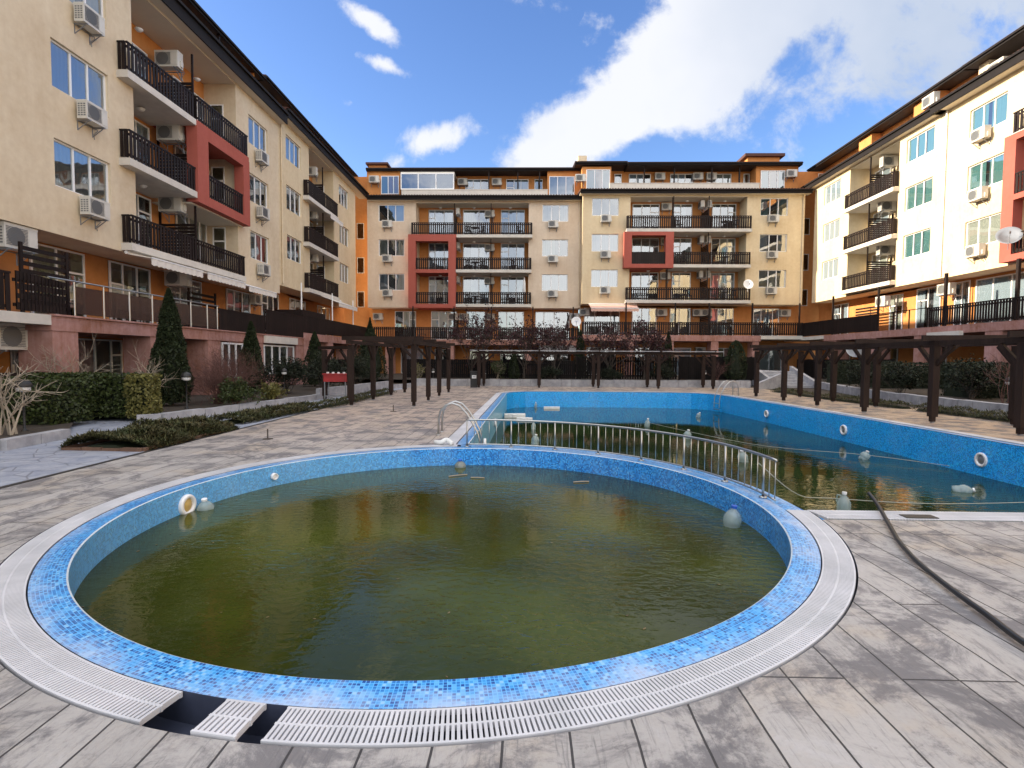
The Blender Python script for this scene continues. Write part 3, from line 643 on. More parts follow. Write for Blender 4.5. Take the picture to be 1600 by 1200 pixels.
# ================= left wing, far half
bF = building((-13.5, 36, 0), 'cream block further along the left with three short dark balconies')
LZ2 = [5.85, 8.65, 11.45]; LW2 = [8.6, 11.4, 14.2]
cols = [(30.45, 2.05), (39.15, 2.1)]
wins = [(u, u+w, z-1.36, z) for (u, w) in cols for z in LW2]
cream_block(FL, bF, 29.45, 42.9, 5.6, 14.9, wins, [(33.7, 38.0, 5.6, 14.75)], CREAM2, (True, True))
for (u, w) in cols:
    for z in LW2: casement(FL, bF, u, z, w, 1.36)
loggia_back(FL, bF, 33.7, 38.0, 5.5, 14.8)
MB().box(33.71, 37.99, -1.49, -.01, 14.7, 14.76, fr=FL).build('ceiling', CEIL, bF)
for k, z in enumerate(LZ2):
    balcony(FL, bF, 32.75, 37.9, z, .32, splits=(35.6,), h=.95)
    window(FL, bF, 36.2, 37.9, z, z+2.4, -1.42, (.5,), [(1, .7)], **rnd_curt()); window(FL, bF, 34.2, 35.6, z, z+2.4, -1.42, (.5,), **rnd_curt())
    screen(FL, bF, 35.8, -1.48, .1, z, z+2.75)
fs2 = lambda u, n, z: Vector((-13.5+u, 38.0-n, z))
for z in LZ2: window(fs2, bF, -1.25, -.65, z+.75, z+2.25, .03, (), [(0, .58)], curt=None)
roof(FL, bF, 29.6, 44.7, 14.75, 15.22, .5, 17, 0, 1.5); attic_roof(FL, bF, 30.2, 46.5, 17.25, -.95)
aw = wall_holes(FL, 29.4, 46, 15.0, 17.1, -2.0, []); aw.quad(FL(29.4, -2.0, 15), FL(29.4, -1.2, 15), FL(29.4, -1.2, 17.1), FL(29.4, -2.0, 17.1)); aw.build('wall', ORANGE, bF, fix=False)
for u in (31, 35, 40): window(FL, bF, u, u+1.9, 15.5, 16.8, -1.92, (.35, .68), **rnd_curt())
wl = wall_holes(FL, 29.45, 44.5, 0, 5.65, -1.5, []); wl.build('wall', ORANGE, bF, fix=False)
for (a, b_, z0, z1) in ((30.3, 32.4, 3.1, 5.4), (34, 36.4, 3.1, 5.4), (38.6, 41, 3.1, 5.4), (30.4, 32, .3, 2.3), (34.5, 37, .3, 2.3), (39, 41, .3, 2.3)):
    window(FL, bF, a, b_, z0, z1, -1.42, (.33, .66), [(0, .7)], **rnd_curt())
MB().box(29.5, 44.4, -1.5, 1.3, 2.55, 2.98, fr=FL).build('terrace', PINK, bF)
for (a, b_) in ((29.52, 30.4), (33.2, 34.1), (37.2, 38.1), (41.2, 42)): MB().box(a, b_, .35, 1.27, 0, 2.55, fr=FL).build('pillar', PINK, bF)
railing(FL, bF, 29.5, 42.75, 1.24, 2.99, .98, .14, .12, solid=True, ends=False)
mb = MB().box(29.5, 29.56, -.3, 1.2, 3.0, 4.25, fr=FL).box(29.56, 33.4, 1.02, 1.06, 3.0, 4.3, fr=FL); mb.build('partition_screen', WOOD, bF)
for u in (29.7, 34.5, 38.7): MB().tube([FL(u, 1.1, 2.9), FL(u, 1.1, 5.75)], .04, 8).build('post', WHITE, bF)

# ================= back building, left half
def recess(parent, x0, x1, Y, z1, wx, zs, m=ORANGE):
    mb = MB(); mb.quad((x0, Y, 0), (x1, Y, 0), (x1, Y, z1), (x0, Y, z1)); mb.build('wall', m, parent, fix=False)
    f = lambda u, n, z: Vector((u, Y-n, z))
    for z in zs: window(f, parent, wx, wx+.62, z-1.35, z, .03, (), [], curt=None, frame_mat=SLAB, fw_=.05)
bB = building((-4, 44.1, 0), 'left half of the back block with a two storey red frame')
BZ = [6.03, 8.8, 11.6]; BW = [8.53, 11.33, 14.13]
cols = [(-11.98, 2.12), (1.42, 2.12)]
wins = [(u, u+w, z-1.36, z) for (u, w) in cols for z in BW]
cream_block(FB1, bB, -12.9, 4.6, 5.76, 14.5, wins, [(-8.9, .32, 5.76, 14.3)], CREAM_SHADE, (True, True))
for (u, w) in cols:
    for z in BW: casement(FB1, bB, u, z, w, 1.36)
loggia_back(FB1, bB, -8.9, .32, 5.7, 14.4)
MB().box(-8.89, .31, -1.49, -.01, 14.25, 14.3, fr=FB1).build('ceiling', CEIL, bB)
for k, z in enumerate(BZ):
    for (a, b_, sp, tr) in ((-8.0, -4.95, (.25, .62), [(0, .72)]), (-5.2, -2.95, (.6,), []), (-2.0, 0.0, (.33, .66), [(0, .72)])):
        if a == -8.0: a, b_ = -8.1, -6.0
        window(FB1, bB, a, b_, z, z+2.5, -1.42, sp, tr, **rnd_curt())
    screen(FB1, bB, -2.74, -1.48, .1, z, z+2.6, louv=False)
    if k == 2:
        balcony(FB1, bB, -9.15, .58, z, .5, splits=(-5.62,), h=.96); screen(FB1, bB, -5.72, -1.48, .1, z, z+2.6)
    else: balcony(FB1, bB, -5.50, .52, z, .5, h=.96, endd=.45)
    for u in (-7, -4.2, -1.2): ceiling_lamp(FB1, bB, u, -.7, z+2.48)
rf = MB(); n0, n1 = -.02, .58; u0, u1, z0, z1 = -9.42, -5.56, 5.70, 11.36
rf.box(u0, u0+.6, n0, n1, z0, z1, fr=FB1); rf.box(u1-.6, u1, n0, n1, z0, z1, fr=FB1); rf.box(u0+.6, u1-.6, n0, n1, z1-.3, z1, fr=FB1); rf.box(u0+.6, u1-.6, -1.5, n1, z0, z0+.32, fr=FB1); rf.box(u0+.6, u1-.6, -1.5, n1, 8.52, 8.8, fr=FB1); rf.box(u0, -5.5, -1.5, n1, z1, 11.6, fr=FB1)
rfo = rf.build('frame', REDR, bB)
railing(FB1, rfo, u0+.62, u1-.62, .45, 8.8, .95, ends=False); railing(FB1, rfo, u0+.62, u1-.62, .45, 6.03, .95, ends=False)
roof(FB1, bB, -12.75, 4.9, 14.38, 14.74, .5, 17, 0, 2.2); attic_roof(FB1, bB, -13.2, 4.5, 17.3, -.75, -7)
aw = wall_holes(FB1, -10.5, 1.9, 14.7, 17.2, -2.2, []); aw.box(-13.2, -10.4, -6, -1.0, 14.7, 17.14, fr=FB1).box(1.85, 4.6, -6, -1.0, 14.7, 17.14, fr=FB1); aw.build('wall', ORANGE, bB, fix=False)
window(FB1, bB, -12.0, -10.5, 15.25, 16.75, -.93, (.4, .7), curt=3, cover=[(0, .4)]); window(FB1, bB, 2.0, 4.1, 15.15, 16.7, -.93, (.33, .66), curt=0, cover=[(0, 1)])
window(FB1, bB, -10.2, -5.8, 15.42, 16.74, -.25, (.33, .66), curt=None, fw_=.08)
MB().box(-10.2, -5.8, -2.2, -.33, 16.76, 16.86, fr=FB1).build('wall', SLAB, bB)
for (a, b_, sp) in ((-5.1, -3.1, (.35, .66)), (-1.6, .3, (.35, .66)), (.8, 1.5, ())): window(FB1, bB, a, b_, 15.0, 16.85, -2.12, sp, [(0, .62)] if sp else [], **rnd_curt())
MB().box(-10.1, 1.85, -.25, -.08, 14.7, 15.32, fr=FB1).box(-10.12, 1.87, -.28, -.05, 15.32, 15.37, fr=FB1).build('parapet', SLAB, bB)
for u in (-3.0, -.6, 1.2): MB().box(u-.05, u+.05, -1.0, -.9, 14.8, 17.1, fr=FB1).build('post', WOOD, bB)
MB().box(-13.4, -11.9, -4, -2.3, 17.3, 18.1, fr=FB1).build('dormer', ORANGE, bB); MB().box(-13.6, -11.7, -4.2, -2.0, 18.1, 18.26, fr=FB1).build('dormer', TILE_ROOF, bB)
MB().quad(FB1(-13.2, -1.5, 0), FB1(4.6, -1.5, 0), FB1(4.6, -1.5, 5.8), FB1(-13.2, -1.5, 5.8)).build('wall', ORANGE, bB, fix=False)
for (a, b_, sp, tr) in ((-11.0, -9.2, (.4, .7), [(2, .7)]), (-7.9, -5.7, (.3, .65), [(0, .7)]), (-4.9, -3.3, (.5,), []), (-2.2, 0, (.33, .66), []), (.95, 3.85, (.25, .55), [])):
    window(FB1, bB, a, b_, 3.2, 5.6, -1.42, sp, tr, **rnd_curt())
for (a, b_, sp) in ((-10.5, -8.6, (.5,)), (-7.6, -6.2, (.5,)), (-4.6, -3, (.5,)), (-2.0, .1, (.5,)), (1.2, 4.0, (.25, .75))): window(FB1, bB, a, b_, .3, 2.4, -1.42, sp, **rnd_curt())
MB().box(-12.2, 4.45, -1.5, 1.5, 2.7, 3.1, fr=FB1).build('terrace', PINK, bB)
for (a, b_) in ((-11.1, -10.5), (-6.07, -5.6), (.1, .6), (4.0, 4.44)): MB().box(a, b_, .5, 1.45, 0, 2.7, fr=FB1).build('pillar', PINK, bB)
railing(FB1, bB, -12.2, 4.35, 1.44, 3.11, .98, .165, .112, ends=False)
for u in (-8.9, -5.6, -2.6, .7, 3.9): MB().box(u-.05, u+.05, 1.2, 1.3, 3.1, 5.75, fr=FB1).build('post', WOOD, bB)
screen(FB1, bB, -5.6, -1.45, .8, 3.1, 5.3)
MB().box(1.2, 4.2, 1.1, 1.3, 2.25, 2.68, fr=FB1).build('trim', SLAB, bB)
recess(bB, -18, -12.9, 46, 17, -14.35, (7.3, 10.2, 13.1))
MB().box(-14.6, -12.2, -1.6, 1.3, 2.7, 3.05, fr=FB1).build('terrace', SLAB, bB); railing(lambda u, n, z: Vector((u, 43.0-n, z)), bB, -12.4, -12.15, 0, 3.05, .95, solid=True, ends=False)

# ================= back building, right half
bC = building((13, 43.1, 0), 'right half of the back block with a one storey red frame')
CZ = [6.30, 9.08, 11.85]; CW = [8.75, 11.55, 14.36]
cols = [(5.32, 2.12), (18.55, 2.14)]
wins = [(u, u+w, z-1.38, z) for (u, w) in cols for z in CW]
cream_block(FB3, bC, 4.6, 22.0, 6.02, 14.75, wins, [(8.35, 17.5, 6.02, 14.5)], CREAM2, (True, True))
for i, (u, w) in enumerate(cols):
    for k, z in enumerate(CW): casement(FB3, bC, u, z, w, 1.38, bias=dict(curt=3, cover=[(0, .3), (.6, 1)]) if (i == 1 and k == 2) else (dict(curt=None) if k == 2 else (dict(curt=0, cover=[(0, 1)]) if i == 0 else rnd_curt())))
loggia_back(FB3, bC, 8.35, 17.5, 5.9, 14.6)
MB().box(8.36, 17.49, -1.49, -.01, 14.45, 14.5, fr=FB3).build('ceiling', CEIL, bC)
for k, z in enumerate(CZ):
    for (a, b_, sp, tr) in ((8.8, 11.0, (.35, .66), [(2, .72)]), (12.1, 13.65, (.4,), [(0, .72)]), (15.25, 17.2, (.35, .66), [(2, .72)])):
        window(FB3, bC, a, b_, z, z+2.45, -1.42, sp, tr, **rnd_curt())
    screen(FB3, bC, 14.45, -1.48, .25, z, z+2.6)
    if k == 2: balcony(FB3, bC, 8.02, 17.66, z, .5, splits=(11.68, 14.5), h=1.0); screen(FB3, bC, 11.7, -.2, .2, z, z+2.6, louv=False)
    elif k == 1: balcony(FB3, bC, 11.72, 17.64, z, .5, splits=(14.45,), h=.96)
    else: balcony(FB3, bC, 8.02, 17.7, z, .5, splits=(14.45,), h=.98); screen(FB3, bC, 11.3, -.2, .2, z, z+2.6, louv=False)
    for u in (10, 13, 16): ceiling_lamp(FB3, bC, u, -.7, z+2.48)
rf = MB(); u0, u1, z0, z1 = 7.80, 11.66, 8.80, 11.6
rf.box(u0, u0+.6, n0, n1, z0, z1, fr=FB3); rf.box(u1-.62, u1, n0, n1, z0, z1, fr=FB3); rf.box(u0+.6, u1-.62, n0, n1, z1-.28, z1, fr=FB3); rf.box(u0+.6, u1-.62, -1.5, n1, z0, z0+.3, fr=FB3)
rfo = rf.build('frame', REDR, bC); railing(FB3, rfo, u0+.62, u1-.64, .45, 9.1, .95, ends=False, solid=True)
roof(FB3, bC, 4.35, 22.3, 14.58, 14.92, .5, 17, 0, 2.2); attic_roof(FB3, bC, 4.0, 8.2, 17.42, -.7, -7); attic_roof(FB3, bC, 8.2, 22.0, 17.3, -.55, -7)
aw = wall_holes(FB3, 6.9, 18.6, 14.8, 17.2, -2.2, []); aw.box(4.6, 6.95, -6, -1.0, 14.8, 17.14, fr=FB3).box(18.55, 21.9, -6, -1.0, 14.8, 17.14, fr=FB3); aw.build('wall', ORANGE, bC, fix=False)
window(FB3, bC, 4.95, 6.85, 15.2, 16.9, -.93, (.35, .68), curt=3, cover=[(0, .4), (.7, 1)]); window(FB3, bC, 18.9, 20.8, 15.2, 16.8, -.93, (.35, .68), curt=3, cover=[(0, .3), (.8, 1)])
for (a, b_, sp) in ((7.4, 8.0, ()), (8.6, 10.4, (.35, .66)), (12.0, 13.85, (.35, .66)), (15, 17, (.35, .66)), (18.0, 18.5, ())): window(FB3, bC, a, b_, 15.1, 16.95, -2.12, sp, [(0, .62)] if sp else [], **rnd_curt())
MB().box(6.7, 18.45, -.25, -.08, 14.9, 15.5, fr=FB3).box(6.68, 18.47, -.28, -.05, 15.5, 15.55, fr=FB3).build('parapet', SLAB, bC)
for u in (9.6, 12, 15.0, 17.2): MB().box(u-.05, u+.05, -1.0, -.9, 14.9, 17.1, fr=FB3).build('post', WOOD, bC)
MB().box(4.3, 5.0, -3, -1.2, 17.3, 18.1, fr=FB3).build('chimney', CREAM, bC)
MB().box(18.2, 20.8, -4, -1.9, 17.3, 18.2, fr=FB3).build('dormer', ORANGE, bC); MB().box(17.9, 21.1, -4.2, -1.6, 18.2, 18.42, fr=FB3).build('dormer', TILE_ROOF, bC)
MB().quad(FB3(4.6, -1.5, 0), FB3(22.2, -1.5, 0), FB3(22.2, -1.5, 6.05), FB3(4.6, -1.5, 6.05)).quad(FB3(4.6, -1.5, 0), FB3(4.6, 1.4, 0), FB3(4.6, 1.4, 3.2), FB3(4.6, -1.5, 3.2)).build('wall', ORANGE, bC, fix=False)
for (a, b_, sp, tr) in ((4.95, 7.9, (.3, .75), []), (8.9, 10.9, (.4, .7), []), (12.0, 13.7, (.45,), []), (15.2, 17.2, (.35, .7), []), (18.8, 20.9, (.3, .75), [])):
    window(FB3, bC, a, b_, 3.5, 5.85, -1.42, sp, tr, **rnd_curt())
for (a, b_, sp) in ((5.2, 7.6, (.5,)), (9.2, 10.8, (.5,)), (12.2, 13.8, ()), (15.6, 17.2, (.55,)), (19.2, 21.2, (.5,))): window(FB3, bC, a, b_, .3, 2.6, -1.42, sp, **rnd_curt())
MB().box(4.5, 18.2, -1.5, 1.5, 3.05, 3.5, fr=FB3).build('terrace', PINK, bC); MB().box(18.2, 21.5, -1.5, 1.5, 3.22, 3.5, fr=FB3).build('terrace', SLAB, bC)
for (a, b_) in ((8.0, 8.5), (11.0, 11.56), (14.43, 15.0), (17.6, 18.1)): MB().box(a, b_, .5, 1.45, 0, 3.05, fr=FB3).build('pillar', PINK, bC)
railing(FB3, bC, 4.5, 11.7, 1.44, 3.51, 1.0, .165, .112, ends=False); railing(FB3, bC, 11.76, 21.4, 1.44, 3.51, 1.0, .165, .112, ends=False)
for u in (7.9, 11.7, 14.3, 17.6, 21.2): MB().box(u-.05, u+.05, 1.2, 1.3, 3.5, 6.0, fr=FB3).build('post', WOOD, bC)
screen(FB3, bC, 14.5, -1.45, .9, 3.5, 5.7)
recess(bC, 22.0, 27, 44.9, 17, 22.72, (7.45, 10.35, 13.25), ORANGE)

# ================= right wing, far half
bR = building((22.6, 36, 0), 'sunlit pale yellow block at the right with three short brown balconies')
RZ = [6.5, 9.3, 12.12]; RW = [9.06, 11.86, 14.66]
cols = [(32.8-2.15, 2.15), (41.5-2.1, 2.1)]
wins = [(u, u+w, z-1.36, z) for (u, w) in cols for z in RW]
cream_block(FR, bR, 29.5, 42.8, 6.12, 15.1, wins, [(33.4, 38.3, 6.12, 14.95)], CREAM2, (True, True))
for i, (u, w) in enumerate(cols):
    for z in RW: casement(FR, bR, u, z, w, 1.36, bias=dict(curt=3, cover=[(0, .32), (.36, .64), (.7, 1)]) if i == 0 else dict(curt=0, cover=[(0, 1)]))
loggia_back(FR, bR, 33.4, 38.3, 6.0, 15.0, CREAM2)
MB().box(33.41, 38.29, -1.49, -.01, 14.9, 14.95, fr=FR).build('ceiling', CEIL, bR)
for k, z in enumerate(RZ):
    balcony(FR, bR, 33.35, 38.3, z, .32, splits=(36.05,), h=.95, slab_mat=SLAB)
    window(FR, bR, 36.3, 37.9, z, z+2.4, -1.42, (.5,), [(1, .7)], **rnd_curt()); window(FR, bR, 33.6, 35.2, z, z+2.4, -1.42, (.5,), **rnd_curt())
    screen(FR, bR, 36.0, -1.48, .1, z, z+2.75)
roof(FR, bR, 29.7, 44.6, 15.0, 15.45, .45, 17, 0, 1.5); attic_roof(FR, bR, 29.7, 46.0, 17.5, -1.0)
aw = wall_holes(FR, 29.4, 46, 15.2, 17.4, -2.0, []); aw.box(32.3, 34.2, -3, -1.3, 15.2, 17.3, fr=FR).box(38.2, 39.6, -3, -1.3, 15.2, 17.3, fr=FR); aw.build('wall', ORANGE, bR, fix=False)
for u in (30, 35.8, 40.2): window(FR, bR, u, u+1.8, 15.6, 16.9, -1.92, (.35, .68), curt=0, cover=[(0, .5)])
f9 = lambda u, n, z: Vector((u, 44.9-n, z))
window(f9, bR, 23.9, 25.4, 15.75, 16.85, .03, (.4,), curt=None)
MB().quad(FR(29.45, -1.5, 0), FR(44.5, -1.5, 0), FR(44.5, -1.5, 6.15), FR(29.45, -1.5, 6.15)).build('wall', ORANGE, bR, fix=False)
for (a, b_, z0, z1) in ((40.4, 42.3, 3.5, 5.9), (34.7, 35.9, 3.5, 5.9), (31.6, 33.5, 3.5, 6.0), (29.6, 30.6, 3.5, 6.0), (40, 41.6, .3, 2.6), (35, 37, .3, 2.6), (31, 32.6, .3, 2.6)):
    window(FR, bR, a, b_, z0, z1, -1.42, (.5,), [(1, .7)], **rnd_curt())
MB().box(38.6, 44.4, -1.5, 1.3, 3.15, 3.4, fr=FR).build('terrace', SLAB, bR); MB().box(29.5, 38.6, -1.5, 1.3, 3.0, 3.4, fr=FR).build('terrace', PINK, bR)
for (a, b_) in ((37.1, 38.1), (33.0, 33.95), (29.0, 29.8)): MB().box(a, b_, .35, 1.27, 0, 3.0, fr=FR).build('pillar', PINK, bR)
railing(FR, bR, 33.0, 42.5, 1.22, 3.41, 1.05, .14, .12, solid=True, ends=False)
gb = MB()
for u in (28.95, 30.3, 31.6, 32.9): gb.box(u-.025, u+.025, 1.2, 1.25, 3.4, 4.45, fr=FR)
gb.box(28.9, 32.95, 1.2, 1.25, 4.42, 4.46, fr=FR); gb.build('balustrade', WOOD, bR)
for u in (38.0, 33.2): MB().box(u-.05, u+.05, 1.0, 1.1, 3.4, 6.1, fr=FR).build('post', WOOD, bR)
mb = MB(); z = 3.55
while z < 5.1: mb.box(35.2, 37.6, -.3, -.26, z, z+.11, fr=FR); z += .19
mb.build('partition_screen', WOOD, bR)

# ================= right wing, near half
bS = building((22.6, 22, 0), 'sunlit cream block nearest on the right with a salmon red frame at the picture edge')
SZ = [6.45, 9.2, 12.0]; SW = [8.72, 11.52, 14.32]
cols = [(28.3-2.12, 2.12), (14, 2.1), (5, 2.1)]
wins = [(u, u+w, z-1.36, z) for (u, w) in cols for z in SW]
cream_block(FR, bS, -8, 29.5, 6.1, 15.1, wins, [(18.9, 25.3, 6.1, 14.9)], CREAM2, (False, False))
for i, (u, w) in enumerate(cols):
    for k, z in enumerate(SW): casement(FR, bS, u, z, w, 1.36, bias=dict(curt=1 if k == 0 else 3, cover=[(0, .45), (.55, 1)] if k else [(0, 1)]))
loggia_back(FR, bS, 18.9, 25.3, 6.0, 15)
for k, z in enumerate(SZ):
    balcony(FR, bS, 19, 25.45 if k == 2 else 21.5, z, .32)
    window(FR, bS, 22.6, 24.9, z, z+2.4, -1.42, (.35, .7), **rnd_curt())
rf = MB(); u0, u1, z0, z1 = 21.6, 25.75, 6.2, 11.95
rf.box(u0, u0+.6, -.02, .42, z0, z1, fr=FR); rf.box(u1-.6, u1, -.02, .42, z0, z1, fr=FR); rf.box(u0+.6, u1-.6, -.02, .42, z1-.3, z1, fr=FR); rf.box(u0+.6, u1-.6, -1.4, .42, z0, z0+.3, fr=FR); rf.box(u0+.6, u1-.6, -1.4, .42, 8.95, 9.2, fr=FR)
rfo = rf.build('frame', REDR, bS); railing(FR, rfo, u0+.6, u1-.6, .36, 9.2, .95, ends=False); railing(FR, rfo, u0+.6, u1-.6, .36, 6.5, .95, ends=False)
roof(FR, bS, -8, 30.3, 15.0, 15.5, .56, 17, 0, 2.3); attic_roof(FR, bS, -8, 29.9, 17.35, -.75)
aw = wall_holes(FR, -8, 29.5, 15.2, 17.3, -2.2, []); aw.box(28.9, 29.5, -5, -1.3, 15.2, 17.2, fr=FR).box(26.8, 29.1, -3, -2.1, 15.2, 17.2, fr=FR); aw.build('wall', CREAM, bS, fix=False)
for u in (26.9, 23): window(FR, bS, u, u+1.9, 15.5, 16.9, -2.02, (.3, .7), curt=0, cover=[(0, .7)])
MB().box(26, 27.4, -4.5, -3, 17.3, 18.9, fr=FR).build('chimney', SLAB, bS); MB().box(25.8, 27.6, -4.7, -2.8, 18.9, 19.08, fr=FR).build('chimney', TILE_ROOF, bS)
MB().quad(FR(-8, -1.5, 0), FR(29.5, -1.5, 0), FR(29.5, -1.5, 6.12), FR(-8, -1.5, 6.12)).build('wall', ORANGE, bS, fix=False)
for (a, b_, z0, z1) in ((26.2, 29.2, 3.5, 5.95), (22.5, 25.2, 3.5, 5.95), (18, 21, 3.5, 5.95), (26, 28, .3, 2.6), (22, 24, .3, 2.6)): window(FR, bS, a, b_, z0, z1, -1.42, (.3, .65), curt=0, cover=[(0, 1)])
MB().box(8, 29.5, -1.5, 1.3, 3.0, 3.4, fr=FR).build('terrace', PINK, bS)
for (a, b_) in ((24.4, 25.3), (20.2, 21.1)): MB().box(a, b_, .35, 1.27, 0, 3.0, fr=FR).build('pillar', PINK, bS)
railing(FR, bS, 17, 28.85, 1.24, 3.42, 1.0, .15, .095, ends=False)
for u in (28.0, 24.0): MB().box(u-.06, u+.06, 1.0, 1.12, 3.4, 6.1, fr=FR).build('post', WOOD, bS)
MB().box(26.5, 28.6, 1.28, 1.5, 2.85, 3.1, fr=FR).build('trim', SLAB, bS)

# ------------------------------------------------------------------ air conditioners, each with a place of its own
A = lambda fr, u, n, z: fr(u, n, z)
FLN = ['second', 'third', 'fourth']
for i, z in enumerate((6.0, 8.83, 11.65)): ac(A(FL, 16.45, 0, z-.12), 'E', f'white air conditioner on the cream wall under the {FLN[i]} floor window nearest on the left')
for i, z in enumerate((5.9, 8.75, 11.5)): ac(A(FL, 27.2, 0, z-.12), 'E', f'white air conditioner under the {FLN[i]} floor window just past the left red frame')
for i, z in enumerate(LZ): ac(A(FL, 21.86, -.72, z+2.02), 'S', f'pale air conditioner high in the {FLN[i]} floor loggia of the near left block', s=1.15)
for i, z in enumerate(LZ2): ac(A(FL, 35.75, -.6, z+2.1), 'S', f'air conditioner in the {FLN[i]} floor loggia of the far left block')
ac(A(FL, 22.1, -.7, 4.5), 'S', 'air conditioner above the louvred screen on the left terrace under the awnings', s=1.15)
ac(A(FL, 14.3, -.55, 4.45), 'E', 'large air conditioner at the left picture edge above the terrace', s=1.2)
ac(A(FL, 29.3, -1.5, 4.5), 'E', 'air conditioner behind the last awning on the left terrace')
ac(A(FL, 13.4, .1, 1.75), 'E', 'air conditioner under the white terrace slab at the left picture edge', s=1.25)
ac(A(FL, 32.3, -1.9, 16.3), 'E', 'air conditioner on the attic of the left wing against the sky')
for i, z in enumerate((6.8, 9.6, 12.38)):
    ac(A(FB1, -11.2, 0, z-.15), 'S', f'white air conditioner under the {FLN[i]} floor window in the leftmost column of the back')
    ac(A(FB1, 2.3, 0, z-.15), 'S', f'white air conditioner under the {FLN[i]} floor window right of the left back loggias')
for i, z in enumerate((7.0, 9.8, 12.6)):
    ac(A(FB3, 6.4, 0, z-.18), 'S', f'white air conditioner under the {FLN[i]} floor window left of the right back loggias')
    ac(A(FB3, 19.45, 0, z-.18), 'S', f'white air conditioner under the {FLN[i]} floor window in the rightmost back column')
for i, z in enumerate(BZ):
    ac(A(FB1, -5.3, -.9, z+1.9), 'W', f'air conditioner beside the partition, {FLN[i]} floor loggia, left back block', s=.95)
    ac(A(FB1, -2.95, -1.5, z+1.85), 'S', f'air conditioner at the right post of the {FLN[i]} floor loggia, left back block')
    ac(A(FB3, 11.5, -1.5, z+2.15), 'S', f'air conditioner between two windows of the {FLN[i]} floor loggia, right back block')
    ac(A(FB3, 14.42, -.8, z+2.2), 'W', f'air conditioner left of the partition, {FLN[i]} floor loggia, right back block', s=.95)
    ac(A(FB3, 14.5, -.8, z+2.2), 'E', f'air conditioner right of the partition, {FLN[i]} floor loggia, right back block', s=.95)
for x, l in ((-12.4, 'at the left end'), (-6.0, 'left of the middle partition'), (-5.1, 'right of the middle partition'), (-2.9, 'at the second post'), (4.2, 'above the satellite dish')):
    ac(A(FB1, x, -1.5 if x < 4 else -.9, 4.85), 'S', f'air conditioner {l}, first floor terrace of the left back block')
for x, l in ((4.95, 'at the left end'), (11.3, 'between the first two windows'), (14.2, 'left of the dark partition'), (14.9, 'right of the dark partition'), (21.3, 'at the right end')):
    ac(A(FB3, x, -1.5, 5.2), 'S', f'air conditioner {l}, first floor terrace of the right back block')
for x, l in ((11.3, 'left'), (14.5, 'right')): ac(A(FB3, x, -1.5, 2.1), 'S', f'{l} of two air conditioners under the pink terrace edge of the right back block')
for fr, u, n, z, f, l in ((FB1, -12.5, -.95, 16.1, 'S', 'at the left end of the back attic'), (FB1, -5.3, -2.2, 16.3, 'S', 'beside the glazed attic box'), (FB1, -2.4, -2.2, 16.3, 'S', 'in the middle of the left back attic'), (FB3, 4.45, -.9, 15.85, 'S', 'at the joint of the two back attics'),
                      (FB3, 11.1, -2.2, 16.4, 'S', 'left of the middle in the right back attic'), (FB3, 14.2, -2.2, 16.4, 'S', 'in the middle of the right back attic'), (FB3, 15.3, -2.2, 16.4, 'S', 'right of the middle in the right back attic'), (FB3, 21.2, -.95, 16.2, 'S', 'at the right end of the back attic')):
    ac(A(fr, u, n, z), f, f'air conditioner {l}')
for i, z in enumerate((6.95, 9.7, 12.6)): ac(A(FR, 27.3, 0, z-.14), 'W', f'sunlit air conditioner under the {FLN[i]} floor window beside the salmon frame', s=1.05)
for i, z in enumerate(RZ): ac(A(FR, 35.95, -.85, z+2.0), 'S', f'sunlit air conditioner in the {FLN[i]} floor loggia of the right wing', s=1.2)
for u, n, z, l in ((34.9, -.6, 5.1, 'above the louvred screen on the right terrace'), (30.4, -1.1, 5.3, 'on the orange wall under the seam of the right wing'), (32.3, -1.2, 16.4, 'on the attic of the right wing where the eave steps'), (28.2, -1.5, 16.1, 'high in the attic of the near right block')):
    ac(A(FR, u, n, z), 'W', f'sunlit air conditioner {l}', s=1.15)

# ------------------------------------------------------------------ awnings and dishes
def awning(fr, u0, u1, n0, n1, z0, z1, label, m, group='awnings over the terraces'):
    t = thing('awning', fr((u0+u1)/2, n0, z0), label, 'awning', group)
    MB().hexa([fr(u0, n0, z0), fr(u1, n0, z0), fr(u1, n1, z1), fr(u0, n1, z1)], [fr(u0, n0, z0+.03), fr(u1, n0, z0+.03), fr(u1, n1, z1+.03), fr(u0, n1, z1+.03)]).build('canopy', m, t)
    v = MB(); k = int((u1-u0)/.12)
    for i in range(k):
        a = u0+(u1-u0)*i/k; b = u0+(u1-u0)*(i+1)/k; dd = .2+.035*(i % 2); v.quad(fr(a, n1+.01*(i % 3), z1), fr(b, n1+.01*((i+1) % 3), z1), fr(b, n1+.01*((i+1) % 3), z1-.2-.035*((i+1) % 2)), fr(a, n1+.01*(i % 3), z1-dd))
    v.build('valance', m, t, fix=False)
    MB().tube([fr(u0-.05, n0+.02, z0+.05), fr(u1+.05, n0+.02, z0+.05)], .06, 8).tube([fr(u0, n1, z1+.02), fr(u1, n1, z1+.02)], .03, 8).build('roller', WHITE, t)
awning(FL, 17.9, 20.8, .1, .95, 5.05, 4.9, 'white scalloped awning nearest on the left, under the long dark balcony', AWN)
awning(FL, 21.1, 24.0, .1, .95, 5.05, 4.9, 'middle white scalloped awning on the left under the balcony end', AWN)
awning(FL, 24.3, 27.0, .1, .95, 5.0, 4.82, 'third white awning on the left, the one under the plain cream wall', AWN)
awning(FL, 35.2, 37.6, .3, .8, 11.2, 10.95, 'small white awning under the fourth floor balcony of the far left block', AWN)
awning(FL, 34.6, 38.4, .3, 1.5, 5.6, 5.15, 'long white awning over the far left terrace', AWN)
